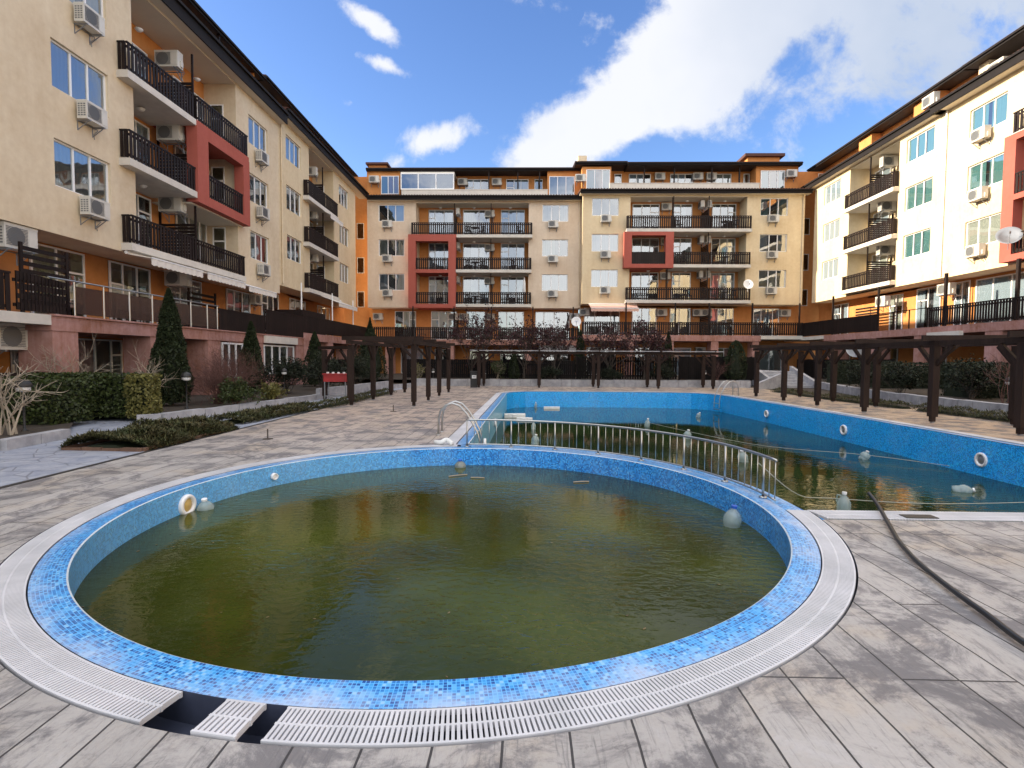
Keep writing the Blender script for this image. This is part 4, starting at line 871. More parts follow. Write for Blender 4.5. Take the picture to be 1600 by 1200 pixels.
awning(FB3, 5.2, 8.9, .0, 1.2, 5.95, 5.55, 'pale pink striped awning over the terrace left end of the right back block', AWNP)
awning(FB1, 1.3, 4.2, 1.3, 1.9, 2.6, 2.2, 'low grey awning over the ground floor of the back block below the dish', mat('grey_awning_fabric', (.16, .15, .15), .8, .2, 5))
def dish(c, face, r, label, m, mark=False):
    t = thing('satellite_dish', c, label, 'satellite dish', 'satellite dishes on the railings'); f = Vector(face).normalized()
    q = f.to_track_quat('Z', 'Y').to_matrix(); c = Vector(c); mb = MB(); n = 28; prof = [(0, -.18*r), (.35*r, -.14*r), (.7*r, -.06*r), (r, .06*r), (r*1.02, .05*r), (.7*r, -.09*r), (0, -.22*r)]
    base = 0
    for (a, h) in prof:
        for j in range(n): th = 2*math.pi*j/n; mb.v.append(c+q@Vector((a*math.cos(th), a*1.06*math.sin(th), h)))
    for k in range(len(prof)-1):
        for j in range(n): mb.f.append((k*n+j, k*n+(j+1) % n, (k+1)*n+(j+1) % n, (k+1)*n+j)); mb.m.append(0)
    mb.build('reflector', m, t, smooth=True)
    a = MB(); a.tube([c+q@Vector((0, -r, 0)), c+q@Vector((0, -.25*r, .75*r))], .012, 6); a.tube([c+q@Vector((0, -.3*r, .62*r)), c+q@Vector((0, -.2*r, .85*r))], .035, 8); a.tube([c-f*.18*r, c-f*.5*r, c-f*.5*r+Vector((0, 0, -.5))], .02, 6)
    a.build('arm', GREYM, t)
    if mark:
        s = MB()
        for (x, y, w, h) in ((-.22, .08, .1, .02), (-.08, .1, .03, .06), (.0, .09, .09, .02), (.12, .11, .1, .02), (-.18, -.0, .12, .02), (.0, .0, .05, .05), (.1, .0, .12, .02)):
            p = [c+q@Vector((r*(x+dx*w)*1.6, r*(y+dy*h)*1.6, .03*r-.11*r)) for dx, dy in ((0, 0), (1, 0), (1, 1), (0, 1))]; s.quad(*p)
        s.build('lettering', CAPB, t, fix=False)
dish((4.1, 42.3, 4.55), (-.05, -1, .25), .37, 'white dish with faint blue marks on the railing between the two back blocks', WHITE, True)
dish((17.35, 42.1, 7.48), (-.1, -1, .3), .36, 'plain white dish on the second floor balcony rail of the right back block', WHITE)
dish((21.85, 24.9, 7.3), (-.55, -.75, .55), .46, 'grey dish beside the salmon frame on the sunlit right block', GREYM)
dish((21.9, 36, 2.35), (-.2, -1, .35), .50, 'white dish low behind the right pergola', WHITE)

# ------------------------------------------------------------------ pools and ground
PC = Vector((-.76, 6.01)); PR = 3.40
def arc(rad, a0, a1, n): return [(PC.x+rad*.992*math.cos(R(a0+(a1-a0)*i/n)), PC.y+rad*1.012*math.sin(R(a0+(a1-a0)*i/n))) for i in range(n+1)]
DIV = PR+.40
# water edge of the big pool, anticlockwise; its near left corner follows the dividing arc
def big(off, r=None):
    o = off; return [(3.02, 5.73-min(o, .34)), (9.50+o, 5.73-min(o, .34)), (9.46+o, 10), (9.40+o, 16), (9.22+o, 21), (9.02+o*.98, 24.4), (8.72+o*.85, 25.35+o*.5), (8.1+o*.6, 25.95+o*.8), (7.0+o*.3, 26.25+o), (4, 26.3+o), (1, 26.25+o), (.1-o*.3, 26.1+o*.9), (-.5-o*.8, 25.6+o*.6), (-.78-o, 24.8), (-.86-o, 20), (-.96-o, 14), (-1.02-o, 9.82)]
B0 = big(0)
divarc = arc(DIV, 93.9, 6, 40)          # from the left wall round to the near edge
LOOPW = B0+divarc[:-1]
def fill(name, loops, z, m, holes=0, uvs=None, org=None):
    """flat sheet bounded by loops[0] with the others as holes"""
    vs = []; es = []
    for l in loops:
        b = len(vs); vs += [Vector(p) for p in l]; es += [(b+i, b+(i+1) % len(l)) for i in range(len(l))]
    b = bmesh.new(); bv = [b.verts.new((v.x, v.y, z)) for v in vs]; be = [b.edges.new((bv[i], bv[j])) for i, j in es]
    bmesh.ops.triangle_fill(b, use_beauty=True, use_dissolve=False, edges=be, normal=(0, 0, 1))
    for f in b.faces:
        if f.normal.z < 0: f.normal_flip()
    me = bpy.data.meshes.new(name); b.to_mesh(me); b.free(); me.materials.append(m); o = bpy.data.objects.new(name, me); COL.objects.link(o); return o
# union outline of round pool and big pool, out to the gutter's outer edge
GO = .46
bo = big(.50)
import bisect
ringout = arc(PR+GO, 351, 95.5-360, 170)   # clockwise from the near right side round to the left wall
ra = arc(PR+GO, 96.2, 360-9.2, 150)        # anticlockwise: left, bottom, right
OUT = [p for p in bo[1:-1]]+[(-1.52, 9.86)]+ra[:]
OUT = [(3.02+.05, 5.39)]+OUT
pavm = struct(fill('pool_deck', [[(-6.3, -2), (13.4, -2), (13.4, 31.4), (-6.3, 31.4)], OUT], 0, DECK))
struct(MB().quad((-6.3, -2, .0), (-6.3, 31.4, .0), (-20, 31.4, .0), (-20, -2, .0)).build('path', PATH, fix=False))
g = MB(); g.quad((-400, -400, -.02), (-20, -400, -.02), (-20, 800, -.02), (-400, 800, -.02)); g.quad((13.4, -400, -.02), (400, -400, -.02), (400, 800, -.02), (13.4, 800, -.02)); g.quad((-20, -400, -.02), (13.4, -400, -.02), (13.4, -2, -.02), (-20, -2, -.02)); g.quad((-20, 31.4, -.02), (13.4, 31.4, -.02), (13.4, 800, -.02), (-20, 800, -.02))
struct(g.build('ground', SOIL, fix=False))
def strip(name, l1, z1, l2, z2, m, parent=None, v0=0., vw=None, closed=True, kind=True):
    """ribbon between two loops of equal length, with arc-length UVs for the mosaic"""
    mb = MB(); mb.uv = []; n = len(l1); s = 0; v = vw
    for i in range(n if closed else n-1):
        a, b, c, d = Vector(l1[i]), Vector(l1[(i+1) % n]), Vector(l2[(i+1) % n]), Vector(l2[i])
        L_ = (b-a).length; w = vw if vw else (d-a).length
        mb.quad((a.x, a.y, z1), (b.x, b.y, z1), (c.x, c.y, z2), (d.x, d.y, z2)); mb.uv.append([(s, v0), (s+L_, v0), (s+L_, v0+w), (s, v0+w)]); s += L_
    return mb.build(name, m, parent, fix=False)
def pool_thing(name, loc, label, cat): return thing(name, loc, label, cat)
pr = pool_thing('round_pool', (PC.x, PC.y, 0), 'small round pool full of olive water with a blue mosaic rim', 'pool')
lip = arc(PR, 0, 360, 180)[:-1]; til = arc(PR+.215, 0, 360, 180)[:-1]
strip('wall', lip, -.004, lip, -1.2, MOS, pr, vw=1.2)
l2 = arc(PR+.012, 0, 360, 180)[:-1]
strip('rim_edge', lip, -.003, l2, .004, mat('pale_grout', (.58, .66, .72), .5, .2, 6), pr, vw=.02)
strip('rim', l2, .004, til, -.004, MOSTOP, pr, vw=.203)
def loop_lerp(o): return big(o)
lp = pool_thing('swimming_pool', (4, 16, 0), 'large swimming pool with blue mosaic walls and low dark green water', 'pool')
strip('wall', LOOPW, -.004, LOOPW, -1.6, MOSDEEP, lp, vw=1.6)
b1 = big(.22)[1:]; b0 = big(0)[1:]
strip('rim', b0, .004, b1, -.004, MOSTOP, lp, vw=.22, closed=False)
e0 = big(.0)[1:]; e1 = big(.02)[1:]
strip('rim_edge', e0, .006, e1, .007, MATS['pale_grout'], lp, vw=.02, closed=False)
lw = [(-.78, 24.8), (-.86, 20), (-.96, 14), (-1.02, 9.82)]; lw = [(x+.004, y) for x, y in lw]; strip('lining', lw, -.006, lw, -1.6, MOSP, lp, vw=1.6, closed=False)
# dividing wall top between the pools
dt = MB(); dt.uv = []; ai = arc(PR+.215, -5.2, 96, 60); ao = arc(DIV, -5.2, 96, 60)
for i in range(60):
    a, b, c, d = ai[i], ai[i+1], ao[i+1], ao[i]; s = i*.09
    dt.quad((*a, -.004), (*b, -.004), (*c, -.004), (*d, -.004)); dt.uv.append([(s, 0), (s+.09, 0), (s+.09, .18), (s, .18)])
dt.build('rim', MOSTOP, pr, fix=False)
# gutter channels
ch = MB()
def channel(a, b, z=-.16):
    for i in range(len(a)-1):
        ch.quad((*a[i], z), (*a[i+1], z), (*b[i+1], z), (*b[i], z)); ch.quad((*a[i], z), (*a[i+1], z), (*a[i+1], 0), (*a[i], 0)); ch.quad((*b[i], z), (*b[i+1], z), (*b[i+1], 0), (*b[i], 0))
channel(arc(PR+.216, 93, 355.5, 150), arc(PR+GO, 93, 355.5, 150)); channel(big(.221)[1:], big(.5)[1:])
ch.build('gutter', CHAN, pr, fix=False)
wr = fill('water', [lip], -.30, WATR); struct(wr)
wb = fill('water', [LOOPW], -.76, WATB); struct(wb)

# gutter gratings
def grate_ring(name, a0, a1, label, r0=PR+.225, r1=PR+.445, tilt=0, jag=False, dz=0):
    t = MB(); p = .0235; ca = (a0+a1)/2; rr = (r0+r1)/2; n = max(2, int(abs(a1-a0)*math.pi/180*rr/p)); ex, ey = .992, 1.012
    def P(r, a, z): return Vector((PC.x+r*ex*math.cos(a), PC.y+r*ey*math.sin(a), z))
    for i in range(n):
        am = R(a0+(a1-a0)*(i+.5)/n); hw = R(abs(a1-a0)/n)*.30; z0, z1 = -.024+dz, .004+dz
        for (q0, q1) in ((r0+.012, (r0+r1)/2-.006), ((r0+r1)/2+.006, r1-.012)):
            t.hexa([P(q0, am-hw, z0), P(q1, am-hw, z0), P(q1, am+hw, z0), P(q0, am+hw, z0)], [P(q0, am-hw, z1), P(q1, am-hw, z1), P(q1, am+hw, z1), P(q0, am+hw, z1)])
    m = max(1, int(abs(a1-a0)/2))
    for i in range(m):
        b0_, b1_ = R(a0+(a1-a0)*i/m), R(a0+(a1-a0)*(i+1)/m)
        for (q0, q1) in ((r0, r0+.012), ((r0+r1)/2-.006, (r0+r1)/2+.006), (r1-.012, r1)):
            t.hexa([P(q0, b0_, -.024+dz), P(q1, b0_, -.024+dz), P(q1, b1_, -.024+dz), P(q0, b1_, -.024+dz)], [P(q0, b0_, .0035+dz), P(q1, b0_, .0035+dz), P(q1, b1_, .0035+dz), P(q0, b1_, .0035+dz)])
    o = t.build(name, GRATE, org=(PC.x+rr*math.cos(R(ca)), PC.y+rr*math.sin(R(ca)), 0)); tag(o, label, 'drain grate', 'white gutter gratings round the pools'); return o
grate_ring('gutter_grate', 97, 256.2, 'long run of white slatted grating round the left side of the round pool')
grate_ring('gutter_grate', 260.2, 263.4, 'loose short piece of white grating between two dark gaps in the gutter', dz=.004)
grate_ring('gutter_grate', 265.1, 355.6, 'long run of white slatted grating round the front and right of the round pool')
bg = MB(); ga, gb_ = big(.24), big(.485)
for i in range(len(ga)-1):
    a, b = Vector(ga[i]), Vector(ga[i+1]); c, d = Vector(gb_[i]), Vector(gb_[i+1])
    if i == 0: a = Vector((3.04, 5.71)); b = Vector((10, 5.71)); c = Vector((3.09, 5.41)); d = Vector((10, 5.41))
    k = max(1, int((b-a).length/.03)); 
    for j in range(k):
        f0, f1 = (j+.18)/k, (j+.82)/k
        A0, A1, C0, C1 = a.lerp(b, f0), a.lerp(b, f1), c.lerp(d, f0), c.lerp(d, f1)
        bg.hexa([(*A0, -.02), (*A1, -.02), (*C1, -.02), (*C0, -.02)], [(*A0, .008), (*A1, .008), (*C1, .008), (*C0, .008)])
    for t_ in (0, .5, .94):
        q0, q1, q2, q3 = a.lerp(c, t_), b.lerp(d, t_), b.lerp(d, t_+.06), a.lerp(c, t_+.06)
        bg.hexa([(*q0, -.022), (*q1, -.022), (*q2, -.022), (*q3, -.022)], [(*q0, .007), (*q1, .007), (*q2, .007), (*q3, .007)])
tag(bg.build('gutter_grate', GRATE, org=(4, 16, 0)), 'white slatted grating running round the large pool', 'drain grate', 'white gutter gratings round the pools')
struct(MB().box(-6.36, -6.28, -2, 11.2, -.01, .006).box(-6.36, -6.28, 11.2, 27, -.01, .006).build('drain_channel', BLACK))

# ------------------------------------------------------------------ pool fittings
rail = thing('handrail', (1.2, 8.6, 0), 'curved steel handrail with thin balusters on the wall between the pools', 'railing')
def pc(r, a, z=0): return Vector((PC.x+r*.992*math.cos(R(a)), PC.y+r*1.012*math.sin(R(a)), z))
RR = PR+.20; HA, HB = -1.0, 94.5
top = MB().tube([pc(RR, HA+(HB-HA)*i/60, .49) for i in range(61)], .017, 8); top.build('top_rail', STEEL, rail, smooth=True)
MB().tube([pc(RR, HA+(HB-HA)*i/60, .045) for i in range(61)], .012, 6).build('bottom_rail', STEEL, rail, smooth=True)
k = 44
for i in range(k+1):
    a = HA+.3+(HB-HA-.6)*i/k; post = i % 6 == 2
    mb = MB().tube([pc(RR, a, 0 if post else .045), pc(RR, a, .49)], .015 if post else .006, 8)
    if post: mb.lathe(pc(RR, a, 0), [(0, .0), (.045, .0), (.045, .012), (.02, .018)], 12)
    mb.build('post' if post else 'baluster', STEEL, rail, smooth=True)
def ladder(loc, d, label, low):
    """d: unit vector from deck to water"""
    t = thing('pool_ladder', loc, label, 'pool ladder', 'steel pool ladders'); c = Vector(loc); d = Vector(d); s = Vector((-d.y, d.x, 0))*.25
    for sg in (-1, 1):
        pts = []
        for (x, z) in ((-.62, 0), (-.61, .35), (-.58, .50), (-.48, .62), (-.33, .67), (-.18, .62), (-.02, .45), (.10, .25), (.20, .05), (.25, -.15), (.26, -.5), (.26, low)): pts.append(c+s*sg+d*x+Vector((0, 0, z)))
        MB().tube(pts, .021, 8).lathe(c+s*sg+d*-.62, [(0, 0), (.05, 0), (.05, .012), (.022, .02)], 12).build('handrail', STEEL, t, smooth=True)
    for z in (-.35, -.62):
        MB().beam(c-s+d*.27+Vector((0, 0, z)), c+s+d*.27+Vector((0, 0, z)), .08, .03).build('step', STEEL, t)
ladder((-1.15, 11.3, 0), (1, 0, 0), 'steel pool ladder at the left edge of the large pool near the handrail', -1.2)
ladder((8.98, 24.3, 0), (-.995, -.1, 0), 'small steel ladder at the far right corner of the large pool', -.55)
def pool_light(c, nrm, r, label, m=WHITE, inner=None, parent_label='pool light'):
    t = thing('pool_light', c, label, 'pool light', 'round lights in the pool walls'); q = Vector(nrm).to_track_quat('Z', 'Y').to_matrix(); c = Vector(c)
    def la(prof, name, m):
        mb = MB(); n = 24
        for (a, h) in prof:
            for j in range(n): th = 2*math.pi*j/n; mb.v.append(c+q@Vector((a*math.cos(th), a*math.sin(th), h)))
        for k in range(len(prof)-1):
            for j in range(n): mb.f.append((k*n+j, k*n+(j+1) % n, (k+1)*n+(j+1) % n, (k+1)*n+j)); mb.m.append(0)
        mb.build(name, m, t, smooth=True)
    la([(r, 0), (r, .04), (r*.92, .055), (r*.66, .05), (r*.62, .02)], 'ring', m); la([(r*.64, .02), (r*.5, .035), (0, .045)], 'lens', inner or GREYM)
pool_light((9.41, 15.8, -.42), (-1, 0, 0), .15, 'white round pool light in the right wall, second from the picture edge')
pool_light((9.47, 11.15, -.42), (-1, 0, 0), .15, 'white round pool light in the right wall nearest the camera')
pool_light((9.23, 20.4, -.42), (-1, 0, 0), .14, 'small looking white pool light far along the right wall')
for y, l in ((12.6, 'nearest'), (16.8, 'farther')): pool_light((-.93 if y < 15 else -.90, y, -.42), (1, 0, 0), .13, f'{l} of the faint white lights in the left wall of the large pool')
YEL = mat('yellowed_lens', (.60, .42, .14), .4, .2, 8)
pool_light((PC.x-3.36, PC.y+.36, -.21), (1, -.1, 0), .13, 'yellowed round light half out of the olive water on the left pool wall', WHITE, YEL)
pool_light(tuple(pc(PR-.01, 150.0, -.15)), (.8, -.5, 0), .05, 'tiny pale inlet in the left wall of the round pool', WHITE, WHITE)

def bottle(c, h, r, tilt, rz, label, m=BOTTLE, cap=WHITE, jug=False, grp='plastic bottles floating in the pools'):
    t = thing('plastic_bottle', (0, 0, 0), label, 'bottle', grp)
    pr_ = [(0, 0), (r*.8, .0), (r, .02), (r, h*.25), (r*.93, h*.33), (r, h*.41), (r, h*.62), (r*.7, h*.78), (r*.3, h*.88), (r*.28, h*.95)]
    MB().lathe((0, 0, 0), pr_, 16).build('body', m, t, smooth=True)
    MB().lathe((0, 0, 0), [(r*.34, h*.92), (r*.34, h*1.0), (0, h*1.0)], 12).build('cap', cap, t)
    if jug: MB().tube([(r*.9, 0, h*.55), (r*1.25, 0, h*.65), (r*1.1, 0, h*.85), (r*.3, 0, h*.86)], .012, 6).build('handle', m, t)
    t.location = c; t.rotation_euler = (tilt, 0, rz)
bp = [((.60, 26.0, -.85), .36, .07, .1, 0, 'clear bottle standing in the water at the far left of the large pool'), ((4.35, 18.9, -.92), .46, .10, .12, 1, 'clear five litre bottle floating upright in the middle of the large pool'),
      ((.31, 14.6, -.80), .34, .11, .15, 2, 'squat bottle floating behind the left part of the handrail'), ((.34, 17.9, -.85), .36, .08, .2, 3, 'slim bottle floating behind the handrail beyond the squat one'),
      ((4.9, 16.1, -.84), .36, .12, .2, 1, 'bluish bottle floating beyond the middle of the handrail'), ((5.15, 12.5, -.84), .36, .12, -.2, 2, 'bottle in the large pool just behind the right half of the handrail'),
      ((5.0, 8.35, -.90), .46, .10, .03, 2, 'upright jug floating close to the near edge of the large pool'), ((8.2, 13.0, -.80), .26, .11, .4, 1, 'tilted bottle floating under the right pool wall'),
      ((7.9, 9.9, -.80), .32, .12, 1.3, 1, 'bottle lying in the water at the right picture edge'), ((7.2, 22.2, -.80), .26, .09, .4, 1, 'small bottle floating near the far right corner ladder')]
for b in bp: bottle(*b[:6], jug=b[5].startswith('upright'))
bottle(tuple(pc(PR-.22, 2, -.42)), .36, .10, .1, 1.0, 'clear bottle with a blue cap at the right wall of the round pool', cap=CAPB)
bottle(tuple(pc(PR-.13, 96, -.42)), .26, .10, .2, 0, 'greyish bottle with a blue cap against the back wall of the round pool', m=mat('grey_bottle_plastic', (.20, .23, .22), .2, .1, 4), cap=CAPB)
bottle(tuple(pc(PR-.12, 170.5, -.44)), .28, .10, .2, 0, 'clear bottle floating beside the yellowed light')
def slabthing(name, c, rz, dims, label, cat, m=BOARD):
    x, y, z = dims; mb = MB(); n = 5
    for i in range(n):
        a0 = -x/2+x*i/n; a1 = a0+x/n*.97; mb.box(a0, a1, -y/2+.03*math.sin(i*2), y/2, -z/2, z/2*(1+.2*(i % 2)))
    mb.box(-x/2, x/2, -y*.12, y*.12, z*.4, z*.68)
    o = mb.build(name, m, org=(0, 0, 0)); o.location = c; o.rotation_euler = (0, 0, rz); ORG[o] = Vector(c); return tag(o, label, cat)
slabthing('foam_float', (-.35, 21.6, -.72), .1, (.85, .35, .16), 'pair of white foam pieces floating by the left wall of the large pool', 'float')
slabthing('foam_float', (.05, 20.6, -.73), -.1, (.6, .3, .10), 'flat white foam piece floating nearer than the thicker pair', 'float')
slabthing('foam_float', (1.35, 25.4, -.72), 0, (.75, .25, .09), 'long white foam piece beside the far left bottle', 'float')
def cord(name, pts, r, m, label, cat, n=6, grp=None):
    P = []; pts = [Vector(p) for p in pts]
    for i in range(len(pts)-1):
        p0, p1, p2, p3 = pts[max(i-1, 0)], pts[i], pts[i+1], pts[min(i+2, len(pts)-1)]
        for k in range(6):
            t = k/6; P.append(.5*((2*p1)+(p2-p0)*t+(2*p0-5*p1+4*p2-p3)*t*t+(3*p1-p0-3*p2+p3)*t**3))
    P.append(pts[-1]); o = MB().tube(P, r, n).build(name, m, org=tuple(pts[0]), smooth=True); return tag(o, label, cat, grp)
cord('rope', [(2.75, 6.25, .40), (3.6, 7.0, -.15), (4.9, 8.5, -.58), (6.8, 8.7, -.70), (9.42, 8.9, -.66)], .006, ROPE, 'thin sagging rope from the handrail end to the upright jug and right pool wall', 'rope')
cord('rope', [(4.4, 18.9, -.62), (6.4, 15, -.74), (8.2, 13, -.66), (9.4, 11.9, -.7)], .006, ROPE, 'thin rope lying on the water between floating bottles', 'rope')
hs_ = cord('hose', [(3.88, 6.02, .12), (3.80, 5.75, .07), (3.42, 4.95, .035), (3.26, 4.62, .035), (3.08, 4.15, .035), (2.95, 3.65, .035), (2.88, 3.3, .035), (2.80, 2.9, .035), (2.86, 2.4, .035), (3.1, 1.6, .035)], .019, mat('hose_rubber', (.016, .016, .016), .4, .3, 10), 'thick black hose running from the large pool across the deck at the right', 'hose', 12)
tag(MB().box(3.90, 4.22, 5.44, 5.56, .009, .016).build('drain_slot', BLACK, org=(4.06, 5.5, 0)), 'small black strip lying on the white edge beside the hose', 'strip')
for (x, y, l) in ((-5.0, 10.3, 'nearer'), (-3.9, 15.9, 'farther')):
    t = thing('standpipe', (x, y, 0), f'{l} of two short rusty pins sticking up from the left deck', 'pin'); MB().lathe((x, y, 0), [(0, .018), (.09, .012), (.10, .002)], 12).build('base', BARK, t); MB().tube([(x, y, .01), (x, y, .2)], .012, 6).build('pin', BARK, t)
cord('rag', [tuple(pc(PR+.32, 98.5, .03)), tuple(pc(PR+.45, 100, .09)), tuple(pc(PR+.42, 101.5, .05)), tuple(pc(PR+.55, 103, .03))], .045, BOARD, 'crumpled white rag on the corner between the two pools', 'rag', 7)

# ------------------------------------------------------------------ pergolas
def pergola(label, rows, ztop, org, w=.19, beams=True, rafters=True):
    t = thing('pergola', org, label, 'pergola', 'dark wooden pergolas round the pool deck')
    for row in rows:
        for (x, y) in row:
            tw = random.uniform(.95, 1.05)*w/2
            mb = MB().box(x-tw, x+tw, y-tw, y+tw, .16, ztop-.16); mb.box(x-tw*.62, x+tw*.62, y-tw*.62, y+tw*.62, .03, .16); mb.build('post', WOOD2, t)
            s = MB(); s.box(x-tw*.4, x+tw*.4, y-.04, y+.04, 0, .03); s.build('post_foot', GREYM, t)
        a, b = Vector((*row[0], ztop-.08)), Vector((*row[-1], ztop-.08)); d = (b-a).normalized()
        for i in range(len(row)-1):
            p, q = Vector((*row[i], ztop-.08)), Vector((*row[i+1], ztop-.08)); dd = (q-p).normalized(); e = .35 if i == 0 else 0; e2 = .35 if i == len(row)-2 else 0
            MB().beam(p-dd*e, q+dd*e2, .09, .12).build('beam', WOOD2, t)
            for (pp, sg) in ((p, 1), (q, -1)):
                MB().beam(pp+Vector((0, 0, -.62)), pp+dd*sg*.55+Vector((0, 0, -.08)), .07, .09).build('brace', WOOD2, t)
    r0, r1 = rows[0], rows[-1]
    if rafters and len(rows) > 1:
        n = min(len(r0), len(r1))
        for i in range(n):
            p, q = Vector((*r0[i], ztop+.05)), Vector((*r1[i], ztop+.05)); d = (q-p).normalized(); MB().beam(p-d*.3, q+d*.3, .09, .13).build('rafter', WOOD2, t)
            MB().beam(p+Vector((0, 0, -.67)), p+d*.5+Vector((0, 0, -.18)), .06, .08).build('brace', WOOD2, t)
    return t
pergola('left dark pergola whose two rows of posts stand on the deck', [[(-3.62, 17.55), (-3.58, 20.0), (-3.55, 22.4), (-3.5, 24.85)], [(-5.75, 17.7), (-5.72, 20.2), (-5.66, 22.7), (-5.5, 24.6)]], 2.2, (-4.7, 21, 0), .16)
pergola('small dark pergola frame at the red grill by the left garden kerb', [[(-6.25, 19.1), (-7.5, 20.0)]], 2.05, (-6.9, 19.5, 0), .16, rafters=False)
tb = pergola('long low pergola along the far edge of the large pool', [[(-2.45, 29.25), (.85, 29.35), (4.10, 29.4), (7.35, 29.3), (10.35, 29.4)], [(-2.3, 30.9), (.9, 31.0), (4.0, 30.8), (7.05, 30.6), (10.3, 30.9)]], 2.02, (4, 30, 0), .17)
MB().box(-2.9, 10.8, 29.1, 29.22, 2.03, 2.07).build('beam', STONE, tb)
pergola('right pergola with thick posts beyond the large pool', [[(10.25, 23.75), (10.25, 21.25), (10.42, 19.15), (10.62, 16.85), (10.68, 14.15), (10.85, 11.85), (10.9, 9.5)], [(12.05, 23.55), (12.05, 21.05), (12.3, 18.9), (12.4, 16.4), (12.35, 13.68), (12.4, 11.4), (12.4, 9.2)]], 2.16, (11.3, 17, 0), .165)

# ------------------------------------------------------------------ garden structures
def lowwall(name, pts, h, w, label, m=STONE, cat='low wall', block=.6):
    mb = MB()
    for i in range(len(pts)-1):
        a, b = Vector((*pts[i], 0)), Vector((*pts[i+1], 0)); L_ = (b-a).length; k = max(1, int(L_/block)); d = (b-a)/k
        for j in range(k):
            hh = h+random.uniform(-.012, .012); o = random.uniform(-.01, .01); s = Vector((-d.y, d.x, 0)).normalized()
            p, q = a+d*j+d*.01+s*o, a+d*(j+1)-d*.01+s*o; mb.hexa([p-s*w/2, q-s*w/2, q+s*w/2, p+s*w/2], [v+Vector((0, 0, hh)) for v in (p-s*w/2, q-s*w/2, q+s*w/2, p+s*w/2)])
    return tag(mb.build(name, m, org=(*pts[0], 0)), label, cat)
lowwall('kerb', [(-12, 8.2), (-8.8, 8.75), (-8.95, 10.2)], .18, .2, 'pale stone kerb of the bed at the left picture edge', cat='kerb')
lowwall('kerb', [(-9.3, 12.6), (-8.9, 12.9), (-8.35, 16.2), (-7.9, 20), (-7.3, 24.5), (-7.0, 27.3), (-6.2, 29.6)], .2, .2, 'long curved stone kerb between the left path and the garden', cat='kerb')
lowwall('kerb', [(-7.9, 20.3), (-7.25, 24.4), (-6.9, 27.2)], .42, .16, 'taller stone edging of the garden behind the left pergola', cat='kerb')
lowwall('low_wall', [(-6.4, 31.2), (-2, 31.3), (4, 31.4), (9, 31.4), (13.2, 31.5)], .40, .3, 'low stone retaining wall along the foot of the back garden')
lowwall('low_wall', [(17.3, 31.5), (15.7, 26), (14.6, 21.5), (14.2, 17), (14.1, 12), (14.2, 8)], .36, .3, 'low grey stone retaining wall of the right garden')
def soil(pts, z): return struct(MB().quad(*[(x, y, z) for x, y in pts]).build('soil', SOIL, fix=False))
soil([(-20, 8.2), (-8.9, 8.7), (-9.0, 10.3), (-10.3, 12.0), (-20, 12.0)], .10)
soil([(-20, 13.1), (-9.2, 12.9), (-8.35, 16.4), (-7.95, 20.1), (-7.1, 26), (-6.3, 31.3), (-20, 31.3)], .12)
soil([(-20, 31.3), (13.3, 31.5), (13.3, 44), (-20, 44)], .34); soil([(17.3, 31.5), (15.8, 26), (14.7, 21.5), (14.3, 17), (14.2, 12), (14.3, 6), (26, 6), (26, 44), (17.3, 44)], .32)
struct(MB().box(13.4, 17.3, 34.2, 44, 0, .9).build('landing', STONE))
st = thing('garden_steps', (15.2, 32.5, 0), 'grey stone steps leading up between two sloping walls at the back right', 'steps')
for i in range(6): MB().box(14.7, 16.9, 31.6+i*.42, 31.6+(i+1)*.42, 0, .15*(i+1)).build('step', STONE, st)
for x in (14.5, 16.9): 
    MB().hexa([(x, 31.3, 0), (x+.2, 31.3, 0), (x+.2, 34.4, 0), (x, 34.4, 0)], [(x, 31.3, .35), (x+.2, 31.3, .35), (x+.2, 34.4, 1.25), (x, 34.4, 1.25)]).build('side_wall', STONE, st)
MB().hexa([(13.0, 29.8, 0), (14.6, 30.6, 0), (14.6, 30.9, 0), (13.0, 30.1, 0)], [(13.0, 29.8, .35), (14.6, 30.6, .85), (14.6, 30.9, .85), (13.0, 30.1, .35)]).build('side_wall', STONE, st)
def fence(x0, x1, y, z0, z1, label, gap=.0):
    t = thing('fence', ((x0+x1)/2, y, z0), label, 'fence', 'dark board fences behind the gardens'); mb = MB(); x = x0
    while x < x1: mb.box(x, x+.12, y-.02, y, z0+.05, z1+random.uniform(-.012, .012)); x += .125+gap
    mb.box(x0, x1, y, y+.04, z0+.2, z0+.3); mb.box(x0, x1, y, y+.04, z1-.3, z1-.2); mb.build('boards', FENCEW, t)
    x = x0
    while x <= x1: MB().box(x-.04, x+.04, y+.001, y+.08, z0, z1+.04).build('post', WOOD, t); x += 2.2
fence(-7.5, -2.4, 33.2, .34, 1.55, 'dark board fence behind the plum tree at the back left')
fence(-2.3, 3.2, 33.1, .34, 1.50, 'dark board fence in the middle of the back garden')
fence(3.3, 9.5, 33.3, .34, 1.75, 'dark slatted fence with gaps right of the middle', .03)
fence(9.6, 14.4, 33.2, .34, 1.80, 'dark board fence ending at the stone steps')
def fence_x(x, y0, y1, z0, z1, label):
    t = thing('fence', (x, (y0+y1)/2, z0), label, 'fence', 'dark board fences behind the gardens'); mb = MB(); y = y0
    while y < y1: mb.box(x-.02, x, y, y+.12, z0+.05, z1+random.uniform(-.012, .012)); y += .125
    mb.box(x, x+.04, y0, y1, z0+.2, z0+.3); mb.box(x, x+.04, y0, y1, z1-.3, z1-.2); mb.build('boards', FENCEW, t)
fence_x(21.2, 31, 42, .32, 1.7, 'dark board fence in front of the far right ground floor')
fence_x(-12.1, 33, 43, .12, 1.5, 'dark board fence in front of the far left ground floor')

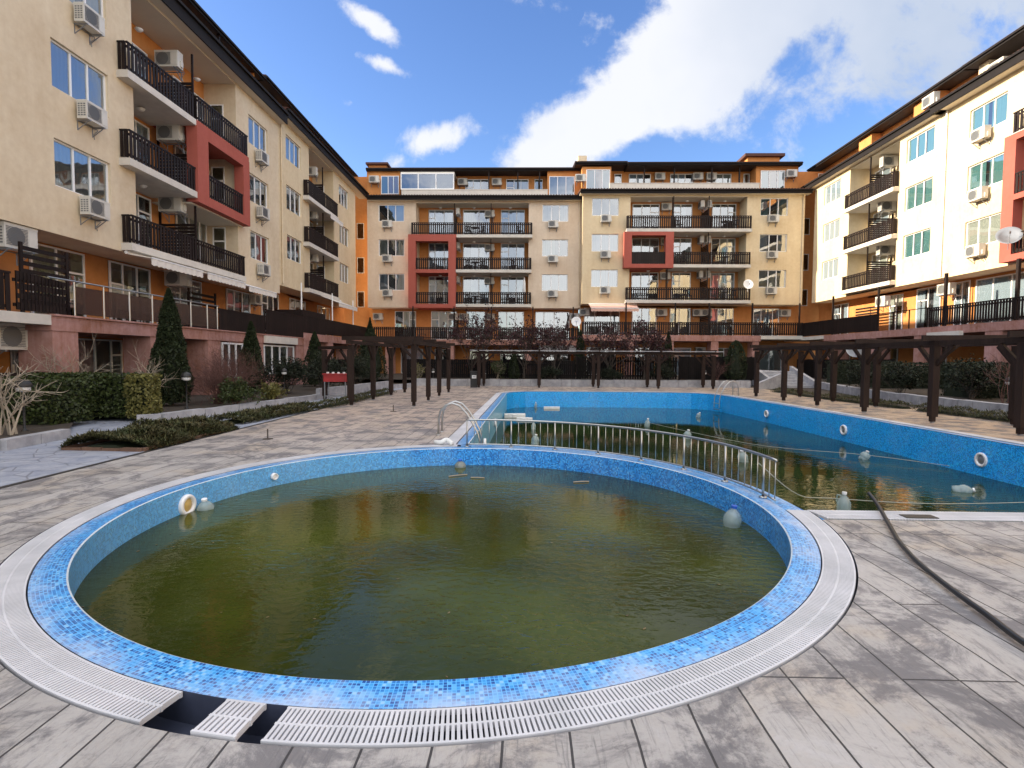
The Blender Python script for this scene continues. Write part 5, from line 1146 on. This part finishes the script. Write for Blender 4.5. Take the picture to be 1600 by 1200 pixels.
# ------------------------------------------------------------------ lamps and small objects
def lamp(x, y, z, h, label, r=.1):
    t = thing('bollard_lamp', (x, y, z), label, 'garden lamp', 'low garden lamps beside the beds')
    MB().lathe((x, y, z), [(.06, 0), (.06, .02), (.022, .05), (.022, h-.22), (.05, h-.2)], 10).build('post', BLACK, t, smooth=True)
    MB().lathe((x, y, z), [(.05, h-.2), (r, h-.17), (r*1.02, h-.09), (r*.9, h-.08)], 14).build('diffuser', WHITE, t, smooth=True)
    MB().lathe((x, y, z), [(r*1.25, h-.1), (r*1.28, h-.07), (r*.9, h+.02), (0, h+.06)], 14).build('shade', BLACK, t, smooth=True)
lamp(-9.95, 10.4, .1, .98, 'garden lamp with a white glass under a black cap at the left picture edge', .12)
lamp(-9.6, 15.0, .12, 1.0, 'garden lamp in front of the tall dark thuja on the left', .11)
lamp(-9.5, 21.0, .12, 1.0, 'garden lamp among dark shrubs left of the red grill', .10)
lamp(15.5, 17.4, .32, .75, 'garden lamp behind the right pergola on the low wall', .10)
lamp(-5.4, 31.8, .34, .6, 'small garden lamp in the back bed behind the left pergola', .09)
lamp(10.9, 32.4, .34, .6, 'small garden lamp in the back bed near the steps', .09)
t = thing('grill_cart', (-6.9, 19.6, 0), 'red grill cart on thin metal legs by the left garden kerb', 'grill'); x, y = -6.9, 19.6
MB().box(x-.42, x+.42, y-.22, y+.22, .72, .98).box(x-.45, x+.45, y-.25, y+.25, .98, 1.02).build('body', REDP, t)
for i in range(4): MB().lathe((x-.3+.2*i, y-.1, 1.02), [(.05, 0), (.05, .05), (0, .06)], 10).build('cap', WHITE, t)
for a in (-.38, .38):
    for b in (-.2, .2): MB().box(x+a-.015, x+a+.015, y+b-.015, y+b+.015, 0, .72).build('leg', GREYM, t)
MB().box(x-.38, x+.38, y-.2, y+.2, .18, .2).build('shelf', GREYM, t)
t = thing('control_box', (-2.75, 29.7, 0), 'black box with a small white label at the left end of the back pergola', 'box')
MB().box(-2.95, -2.55, 29.55, 29.95, 0, .85).box(-2.98, -2.52, 29.52, 29.98, .85, .9).build('case', BLACK, t); MB().box(-2.86, -2.62, 29.535, 29.547, .50, .68).build('label_plate', WHITE, t); MB().box(-2.82, -2.66, 29.528, 29.533, .57, .61).build('lettering', GREYM, t)
t = thing('chair', (13.05, 12.6, 0), 'pale folded garden chair leaning at the rightmost pergola post', 'chair')
for dx in (0, .42): MB().beam((13.05, 12.5+dx, 0), (13.2, 12.5+dx, .9), .035, .035).build('leg', BOARD, t)
MB().hexa([(13.12, 12.52, .35), (13.12, 12.9, .35), (13.15, 12.9, .35), (13.15, 12.52, .35)], [(13.2, 12.52, .88), (13.2, 12.9, .88), (13.23, 12.9, .88), (13.23, 12.52, .88)]).build('backrest', BOARD, t)

# ------------------------------------------------------------------ planting
def rv(s=1): return Vector((random.gauss(0, s), random.gauss(0, s), random.gauss(0, s)))
def leafmesh(pts, size, mb=None, elong=1.6, mi=0, upb=0.0, nrm=None):
    mb = mb or MB()
    for i, p in enumerate(pts):
        a = rv().normalized(); 
        if nrm: a = (a*.7+nrm[i]).normalized()
        b = a.cross(rv()).normalized(); a2 = a.cross(b); s = size*random.uniform(.6, 1.3); d = b*s*elong; d.z += upb*s
        mb.v += [p-a2*s*.5, p+d*.5, p+a2*s*.5, p-d*.5]; i0 = len(mb.v)-4; mb.f.append((i0, i0+1, i0+2, i0+3)); mb.m.append(mi)
    return mb
def thuja(x, y, z, h, r, label, n=5200, tip=.5):
    t = thing('thuja', (x, y, z), label, 'thuja', 'columnar thujas in the gardens'); pts = []; off = random.uniform(0, 50)
    while len(pts) < n:
        u = random.random()**.8; zz = u*h; prof = r*(min(1, (1-u)*(2.2 if tip < .45 else 1.35))**(tip*1.5))*(.8+.2*min(1, u*6)); a = random.uniform(0, 2*math.pi)
        lob = 1+.22*noise.noise(Vector((math.cos(a)*1.5+off, math.sin(a)*1.5, zz*2.0)))+.12*noise.noise(Vector((math.cos(a)*4+off, math.sin(a)*4, zz*5)))
        rr = prof*lob*(1-abs(random.gauss(0, .09)))
        pts.append(Vector((x+math.cos(a)*rr, y+math.sin(a)*rr, z+.08+zz)))
    leafmesh(pts, .05, elong=2.2, upb=1.1).build('crown', LEAFT, t, fix=False)
    core = MB().lathe((x, y, z), [(r*.5, .1), (r*.7, h*.2), (r*.52, h*.5), (r*.22, h*.8), (0, h*.95)], 10); core.build('branches', LEAFD, t)
    MB().tube([(x, y, z), (x, y, z+h*.5)], [.07, .03], 8).build('trunk', BARK, t)
thuja(-10.65, 15.9, .12, 3.4, .54, 'tall broad thuja in front of the brown glass balustrade', 11000)
thuja(-11.0, 21.4, .12, 2.8, .52, 'narrow thuja between two white ground floor windows on the left', 6500)
thuja(-10.7, 27.2, .12, 2.7, .62, 'dark thuja behind the small left pergola frame', 3500)
thuja(-9.2, 31.9, .3, 3.6, 1.0, 'broad dark conifer before the left end of the back block', 5000, .8)
thuja(-.6, 32.4, .3, 1.75, .36, 'slim thuja behind the back pergola left of the middle', 1500)
thuja(3.55, 33.8, .34, 3.0, .45, 'slim dark thuja under the joint of the two back blocks', 3500)
thuja(9.0, 33.6, .34, 2.9, .42, 'slim thuja in the back garden right of the plum trees', 2500)
thuja(12.8, 32.6, .34, 2.35, .62, 'rounded dark thuja left of the stone steps', 3000, .35)
def hedge(x0, x1, y0, y1, z0, z1, label, n, m=LEAFH, m2=None, litx=None, name='hedge'):
    t = thing(name, ((x0+x1)/2, (y0+y1)/2, z0), label, 'hedge', 'clipped hedges in the gardens')
    MB().box(x0+.1, x1-.1, y0+.1, y1-.1, z0, z1-.1).build('branches', LEAFD, t)
    A_ = {'f': (x1-x0)*(z1-z0), 't': (x1-x0)*(y1-y0), 's': (y1-y0)*(z1-z0)}; tot = 2*A_['f']+A_['t']+2*A_['s']; P1 = []; 
    for i in range(n):
        q = random.random()*tot; j = lambda: random.gauss(0, .025)-.02
        u, v = random.random(), random.random()
        if q < A_['f']*1.4: p = Vector((x0+u*(x1-x0), y0-j()-.04, z0+v*(z1-z0)))
        elif q < 2*A_['f']: p = Vector((x0+u*(x1-x0), y1+j(), z0+v*(z1-z0)))
        elif q < 2*A_['f']+A_['t']: p = Vector((x0+u*(x1-x0), y0+v*(y1-y0), z1+j()))
        elif q < 2*A_['f']+A_['t']+A_['s']*1.7: p = Vector((x1+j(), y0+u*(y1-y0), z0+v*(z1-z0)))
        else: p = Vector((x0-j(), y0+u*(y1-y0), z0+v*(z1-z0)))
        w = noise.noise(p*1.3)*.09+noise.noise(p*5)*.04; c = Vector(((x0+x1)/2, (y0+y1)/2, p.z)); p += (p-c).normalized()*w; p.z += w*.5*(p.z-z0); P1.append(p)
    leafmesh(P1, .055, elong=1.5).build('foliage', m, t, fix=False); return t
hedge(-14, -10.2, 11.3, 12.5, .1, 1.05, 'clipped dark hedge block left of the path at the picture edge', 6500)
hedge(-12.9, -9.45, 12.95, 13.7, .1, 1.14, 'clipped dark hedge facing the camera beside the tall thuja', 7500)
tg = hedge(-9.75, -9.2, 12.85, 13.4, .1, 1.15, 'yellow green end of the dark left hedge, sunlight put into its leaf colour', 1900, LEAFY)  # lit end of the hedge: reflected sunlight painted as yellower leaves
hedge(15.6, 20.6, 19.0, 20.4, .32, 1.55, 'dark tall hedge behind the right pergola near the seam', 6500, LEAFD)
hedge(16.2, 20.8, 12.5, 14.2, .32, 1.7, 'dark tall hedge at the right picture edge', 5500, LEAFD)
hedge(16.6, 20.6, 25.5, 27, .32, 1.5, 'dark hedge in the right garden nearer the steps', 4500, LEAFD)
hedge(17.2, 20.8, 30.0, 31, .32, 1.6, 'dark hedge right next to the stone steps', 3500, LEAFD)
def mound(path, w, h, label, n, m=LEAFJ):
    t = thing('juniper', (*path[0], 0), label, 'juniper', 'low juniper beds along the paving'); P1 = []; core = MB()
    seg = [(Vector((*path[i], 0)), Vector((*path[i+1], 0))) for i in range(len(path)-1)]; ln = [(b-a).length for a, b in seg]; tot = sum(ln)
    ctr = []
    for i in range(n):
        q = random.random()*tot; k = 0
        while q > ln[k] and k < len(seg)-1: q -= ln[k]; k += 1
        a, b = seg[k]; p = a.lerp(b, min(1, q/ln[k])); s = Vector((-(b-a).y, (b-a).x, 0)).normalized(); v = random.uniform(-1, 1)
        we = w*(1+.14*noise.noise(p*1.1)); hh = h*max(0, (1-v*v))**.6*max(.7, .85+.5*noise.noise(p*1.7+s*v)+.3*noise.noise(p*5+s*v*3)); p = p+s*v*we/2; p.z = max(.01, hh*random.uniform(.75, 1.05)); P1.append(p)
    mb = MB()
    for p in P1:
        d = rv(); d.z = abs(d.z)*.5; d.normalize(); d *= random.uniform(.05, .11); sd_ = d.cross(Vector((0, 0, 1))).normalized()*.010 if abs(d.z) < .1 else d.cross(rv()).normalized()*.011
        i0 = len(mb.v); mb.v += [p-sd_*1.4, p+d*.5-sd_, p+d, p+d*.5+sd_, p+sd_*1.4]; mb.f.append((i0, i0+1, i0+2, i0+3, i0+4)); mb.m.append(0)
    mb.build('foliage', m, t, fix=False)
    for (a, b) in seg:
        s = Vector((-(b-a).y, (b-a).x, 0)).normalized()*w*.42; z = Vector((0, 0, h*.45)); e = (b-a).normalized()*.25; e = (b-a).normalized()*-.02; z = Vector((0, 0, h*.3)); core.hexa([a+e-s*.6, b-e-s*.6, b-e+s*.6, a+e+s*.6], [a+e-s*.3+z, b-e-s*.3+z, b-e+s*.3+z, a+e+s*.3+z])
    core.build('stems', LEAFD, t)
    return t
mound([(-7.12, 8.88), (-7.15, 10.2), (-7.1, 11.7)], 1.62, .30, 'nearest low juniper bed at the end of the black drain line', 24000)
lowwall('kerb', [(-7.85, 11.6), (-7.85, 8.9), (-6.42, 8.82), (-6.42, 11.7)], .05, .07, 'thin brown brick edging round the nearest juniper bed', m=mat('brown_brick', (.16, .09, .06), .9, .4, 8), cat='kerb', block=.3)
mound([(-7.1, 12.5), (-6.95, 14.5), (-6.7, 16.3)], .95, .24, 'second low juniper bed between deck and left path', 10000)
mound([(-6.5, 16.6), (-6.3, 18.4), (-6.35, 20.5), (-6.2, 24.5)], .75, .22, 'juniper strip running under the left pergola', 5500)
mound([(13.0, 27.6), (12.7, 23.5)], .8, .22, 'juniper strip by the far posts of the right pergola', 2600)
mound([(12.7, 23.0), (12.85, 18.2)], .75, .24, 'dark juniper strip along the middle of the right pergola', 3600)
mound([(12.95, 17.6), (13.2, 13.0)], .8, .24, 'dark juniper strip nearest on the right behind the thick posts', 4200)
def twigs(x, y, z, h, r, label, n, m=TWIG, name='bare_shrub', leaf=None, cat='shrub', nl=0, th=.010, lift=.5, rise=1.0, grp='leafless shrubs in the gardens'):
    t = thing(name, (x, y, z), label, cat, grp); mb = MB(); tips = []
    def grow(p, d, L_, w, lv):
        seg = 3; q = p
        for i in range(seg):
            d2 = (d+rv(.16)+Vector((0, 0, .05))).normalized(); nq = q+d2*L_/seg; s = d2.cross(rv()).normalized()*w*(1-.22*i); s2 = d2.cross(s).normalized()*s.length
            w2 = .78; i0 = len(mb.v); mb.v += [q+s, q-s*.5+s2*.87, q-s*.5-s2*.87, nq+s*w2, nq+(-s*.5+s2*.87)*w2, nq+(-s*.5-s2*.87)*w2]
            for f in ((0, 1, 4, 3), (1, 2, 5, 4), (2, 0, 3, 5)): mb.f.append(tuple(i0+k for k in f)); mb.m.append(0)
            q = nq; d = d2
            if lv > 0 and i >= (0 if lv < 2 else 1):
                for _ in range(2): grow(q, (d+rv(.55)).normalized(), L_*.55, w*.6, lv-1)
        tips.append(q)
        if lv == 0 and random.random() < .6: tips.append((p+q)/2)
    for i in range(n):
        a = random.uniform(0, 2*math.pi); sp_ = random.uniform(.1, 1); d = Vector((math.cos(a)*sp_*r/h*1.3, math.sin(a)*sp_*r/h*1.3, lift+.5)).normalized()
        grow(Vector((x+random.gauss(0, .06), y+random.gauss(0, .06), z)), d, h*random.uniform(.5, .75), th*random.uniform(.8, 1.3), 2)
    mb.build('branches', m, t, fix=False)
    if leaf:
        P1 = []; 
        while len(P1) < nl: P1.append(random.choice(tips)+rv(.05))
        leafmesh(P1, .05 if cat == 'shrub' else .075, elong=1.6).build('leaves', leaf, t, fix=False)
    return t
twigs(-9.75, 9.9, .1, 1.35, .32, 'bare pale shrub with thick forked branches at the left picture edge', 6, TWIGP, th=.022, lift=.8)
twigs(-9.5, 13.5, .1, 1.5, .4, 'pale bare twigs rising behind the dark left hedge', 5, TWIGP, th=.012)
twigs(-12.0, 13.9, .1, 1.9, .8, 'bare shrub before the orange wall on the far left', 8, TWIGP, th=.012)
for (x, y, l, s) in ((-9.9, 17.9, 'large reddish bare shrub dome in front of the white ground floor windows', 1.0), (-9.6, 16.6, 'reddish bare shrub beside the large bare dome', .75)):
    twigs(x, y, .1, 1.75*s, 1.3*s, l, 70, TWIG, lift=.3, th=.007)
twigs(-8.7, 16.0, .1, .7, .7, 'low olive green leafy shrub behind the left kerb', 14, TWIG, 'leafy_shrub', LEAFH, 'shrub', 3200, grp='leafy shrubs in the gardens')
twigs(-8.7, 18.6, .1, .55, .7, 'low yellow green shrub behind the left kerb', 12, TWIG, 'leafy_shrub', LEAFY, 'shrub', 2200, grp='leafy shrubs in the gardens')
twigs(-9.6, 21.6, .1, 1.3, .9, 'dark leafy shrub next to the third garden lamp', 16, BARK, 'leafy_shrub', LEAFD, 'shrub', 5200, grp='leafy shrubs in the gardens')
twigs(-9.3, 24.4, .1, 1.5, .9, 'dark leafy shrub behind the red grill', 16, BARK, 'leafy_shrub', LEAFD, 'shrub', 5200, grp='leafy shrubs in the gardens')
twigs(-8.9, 28.2, .1, 1.5, 1.0, 'dark leafy shrub seen between the left pergola posts', 16, BARK, 'leafy_shrub', LEAFD, 'shrub', 4500, grp='leafy shrubs in the gardens')
twigs(-6.3, 31.9, .3, .9, .4, 'small yellowing shrub behind the left pergola', 8, TWIGP, 'leafy_shrub', LEAFY, 'shrub', 300, grp='leafy shrubs in the gardens')
twigs(-1.6, 32.0, .3, 1.1, .35, 'small bright green shrub by the back pergola post', 8, TWIGP, 'leafy_shrub', LEAFH, 'shrub', 900, grp='leafy shrubs in the gardens')
for i, (x, y, hh, l) in enumerate(((1.6, 32.2, .8, 'left'), (5.2, 32.3, .7, 'middle'), (8.2, 32.2, .9, 'right'))):
    twigs(x, y, .34, hh, 1.1, f'{l} of three low dark shrubs in the back bed', 14, BARK, 'leafy_shrub', LEAFD, 'shrub', 3000, grp='leafy shrubs in the gardens')
for i, (x, y, hh, l) in enumerate(((15.4, 24.4, 1.1, 'farthest'), (15.1, 21.8, 1.0, 'second farthest'), (15.3, 18.6, 1.2, 'middle'), (15.4, 15.6, 1.1, 'second nearest'), (15.6, 12.6, 1.2, 'nearest'))):
    twigs(x, y, .32, hh, 1.0, f'{l} dark evergreen bush behind the low wall of the right garden', 16, BARK, 'leafy_shrub', LEAFD, 'shrub', 4200, grp='leafy shrubs in the gardens')
twigs(14.9, 16.8, .32, 1.7, .8, 'bare twisted shrub standing above the right low wall', 6, TWIG, th=.014)
twigs(11.6, 32.3, .34, 1.3, .6, 'bare shrub in front of the fence by the steps', 9, TWIG)
def plum(x, y, z, h, r, label, nl):
    t = twigs(x, y, z+.7, h-.5, r*1.15, label, 13, BARK, 'plum_tree', LEAFP, 'tree', nl, th=.026, lift=.35, grp='dark leaved plum trees before the back block'); MB().tube([(x, y, z), (x+.03, y, z+.4), (x, y, z+.75)], [.09, .07, .06], 8).build('trunk', BARK, t)
plum(-3.2, 32.6, .3, 3.9, 1.3, 'leftmost dark plum tree, beside the left pergola', 2400)
plum(-.0, 33.0, .3, 3.3, 1.5, 'dark plum tree behind the left half of the back pergola', 2200)
plum(1.9, 33.0, .3, 3.0, 1.2, 'dark plum tree left of the low grey awning', 1700)
plum(5.2, 32.7, .3, 2.9, 1.4, 'dark plum tree right of the dish joint', 1900)
plum(7.3, 32.6, .3, 3.0, 1.2, 'reddest plum tree, before the right back block', 2300)

# ------------------------------------------------------------------ balcony furniture, seam pipes, debris
PLAST = mat('dark_plastic', (.02, .02, .024), .5, .1, 5); PLASW = mat('white_garden_plastic', (.6, .6, .6), .5, .1, 5)
def chair(c, rz, label, m=PLAST):
    t = thing('chair', (0, 0, 0), label, 'chair', 'chairs on the balconies'); 
    MB().box(-.22, .22, -.22, .22, .42, .45).build('seat', m, t)
    b = MB(); b.box(-.22, .22, .19, .22, .80, .88); 
    for i in range(5): b.box(-.20+i*.09, -.16+i*.09, .195, .215, .45, .80)
    b.build('backrest', m, t)
    for a in (-.2, .2):
        for q in (-.2, .2): MB().beam((a, q, .42), (a*1.15, q*1.15, 0), .03, .03).build('leg', m, t)
    t.location = c; t.rotation_euler = (0, 0, rz); return t
def table(c, label, m=PLAST):
    t = thing('table', (0, 0, 0), label, 'table', 'tables on the balconies'); MB().lathe((0, 0, .68), [(0, 0), (.36, 0), (.38, .03), (0, .04)], 18).build('tabletop', m, t); MB().lathe((0, 0, 0), [(.22, 0), (.04, .05), (.03, .68)], 10).build('pedestal', m, t); t.location = c; return t
for k, (z, f) in enumerate(zip(BZ, FLN)):
    chair((-4.6, 44.2, z), .4, f'dark chair left of the table on the {f} floor balcony, left back block'); chair((-3.5, 44.3, z), -.5, f'dark chair right of the table on the {f} floor balcony, left back block'); table((-4.05, 44.3, z), f'dark round table on the {f} floor balcony of the left back block')
    chair((-1.2+.4*k, 44.25, z), .9, f'dark chair near the right end of the {f} floor balcony, left back block')
for k, (z, f) in enumerate(zip(CZ, FLN)):
    chair((13.0-.4*k, 43.2, z), .3, f'dark chair left of the partition on the {f} floor balcony, right back block'); table((15.9, 43.3, z), f'dark round table on the {f} floor balcony of the right back block'); chair((16.6, 43.2, z), -.8, f'dark chair beside the table on the {f} floor balcony, right back block')
for x, l in ((-8.2, 'far left'), (-1.0, 'middle')): chair((x, 43.0, 3.1), .5, f'dark chair on the {l} of the first floor terrace, left back block')
for x, l in ((6.5, 'left end'), (16.0, 'right half')): chair((x, 42.2, 3.5), .5, f'dark chair on the {l} of the first floor terrace, right back block')
chair((-12.9, 17.2, 2.66), 1.2, 'white garden chair behind the brown glass balustrade, left one', PLASW); chair((-12.9, 18.3, 2.66), 2.0, 'white garden chair behind the brown glass balustrade, right one', PLASW)
t = thing('parasol', (0, 44.0, 6.03), 'closed white parasol at the right end of the second floor balcony, left back block', 'parasol'); MB().lathe((0, 44.0, 6.9), [(.03, 0), (.13, .1), (.10, .9), (.02, 1.35)], 10).build('canopy', WHITE, t, smooth=True); MB().tube([(0, 44.0, 6.03), (0, 44.0, 6.95)], .02, 6).build('pole', GREYM, t)
def pipe(parent, fr, u, n, z0, z1):
    mb = MB().tube([fr(u, n, z0), fr(u, n, z1)], .045, 8); z = z0+.8
    while z < z1: mb.box(u-.06, u+.06, 0, n+.05, z, z+.04, fr=fr); z += 2.4
    mb.build('downpipe', WHITE if parent is bR else CREAM, parent)
pipe(bF, FL, 29.75, .06, 5.7, 14.75); pipe(bB, FB1, 4.45, .06, 5.8, 14.4); pipe(bC, FB3, 21.85, .06, 6.1, 14.6); pipe(bR, FR, 29.75, .06, 6.2, 15.0)
db = MB(); random.seed(11)
for i in range(170):
    a = random.uniform(0, 2*math.pi); r = (PR-.05)*math.sqrt(random.random()) if i % 3 else PR-random.uniform(.03, .3); x, y = PC.x+r*.99*math.cos(a), PC.y+r*math.sin(a); s = random.uniform(.008, .022); th = random.uniform(0, 3.1)
    if i % 2: y = max(y, 6.5+random.random()*2.4) if (x-PC.x)**2+(max(y, 6.5)-PC.y)**2 < 9 else y
    if (x-PC.x)**2+(y-PC.y)**2 > (PR-.03)**2: continue
    d = Vector((math.cos(th), math.sin(th), 0))*s; e = Vector((-d.y, d.x, 0))*.45; p = Vector((x, y, -.297)); db.quad(p-d, p+e, p+d, p-e)
tag(db.build('floating_leaves', mat('dead_leaf', (.16, .11, .05), .7, .5, 8, island=.5), fix=False), 'scattered dead leaves floating on the olive round pool', 'leaves', kind='stuff')
for i, (x, y, L_, th) in enumerate(((-1.05, 8.55, .32, .5), (-.72, 8.4, .22, -.1), (.9, 8.2, .25, .2))):
    d = Vector((math.cos(th), math.sin(th), 0))*L_/2; o = MB().tube([Vector((x, y, -.29))-d, Vector((x, y, -.285)), Vector((x, y, -.29))+d], .010, 5).build('stick', TWIGP, org=(x, y, -.29)); tag(o, ('longest', 'middle', 'rightmost')[i]+' of three pale sticks floating at the back of the round pool', 'stick', 'sticks floating in the round pool')
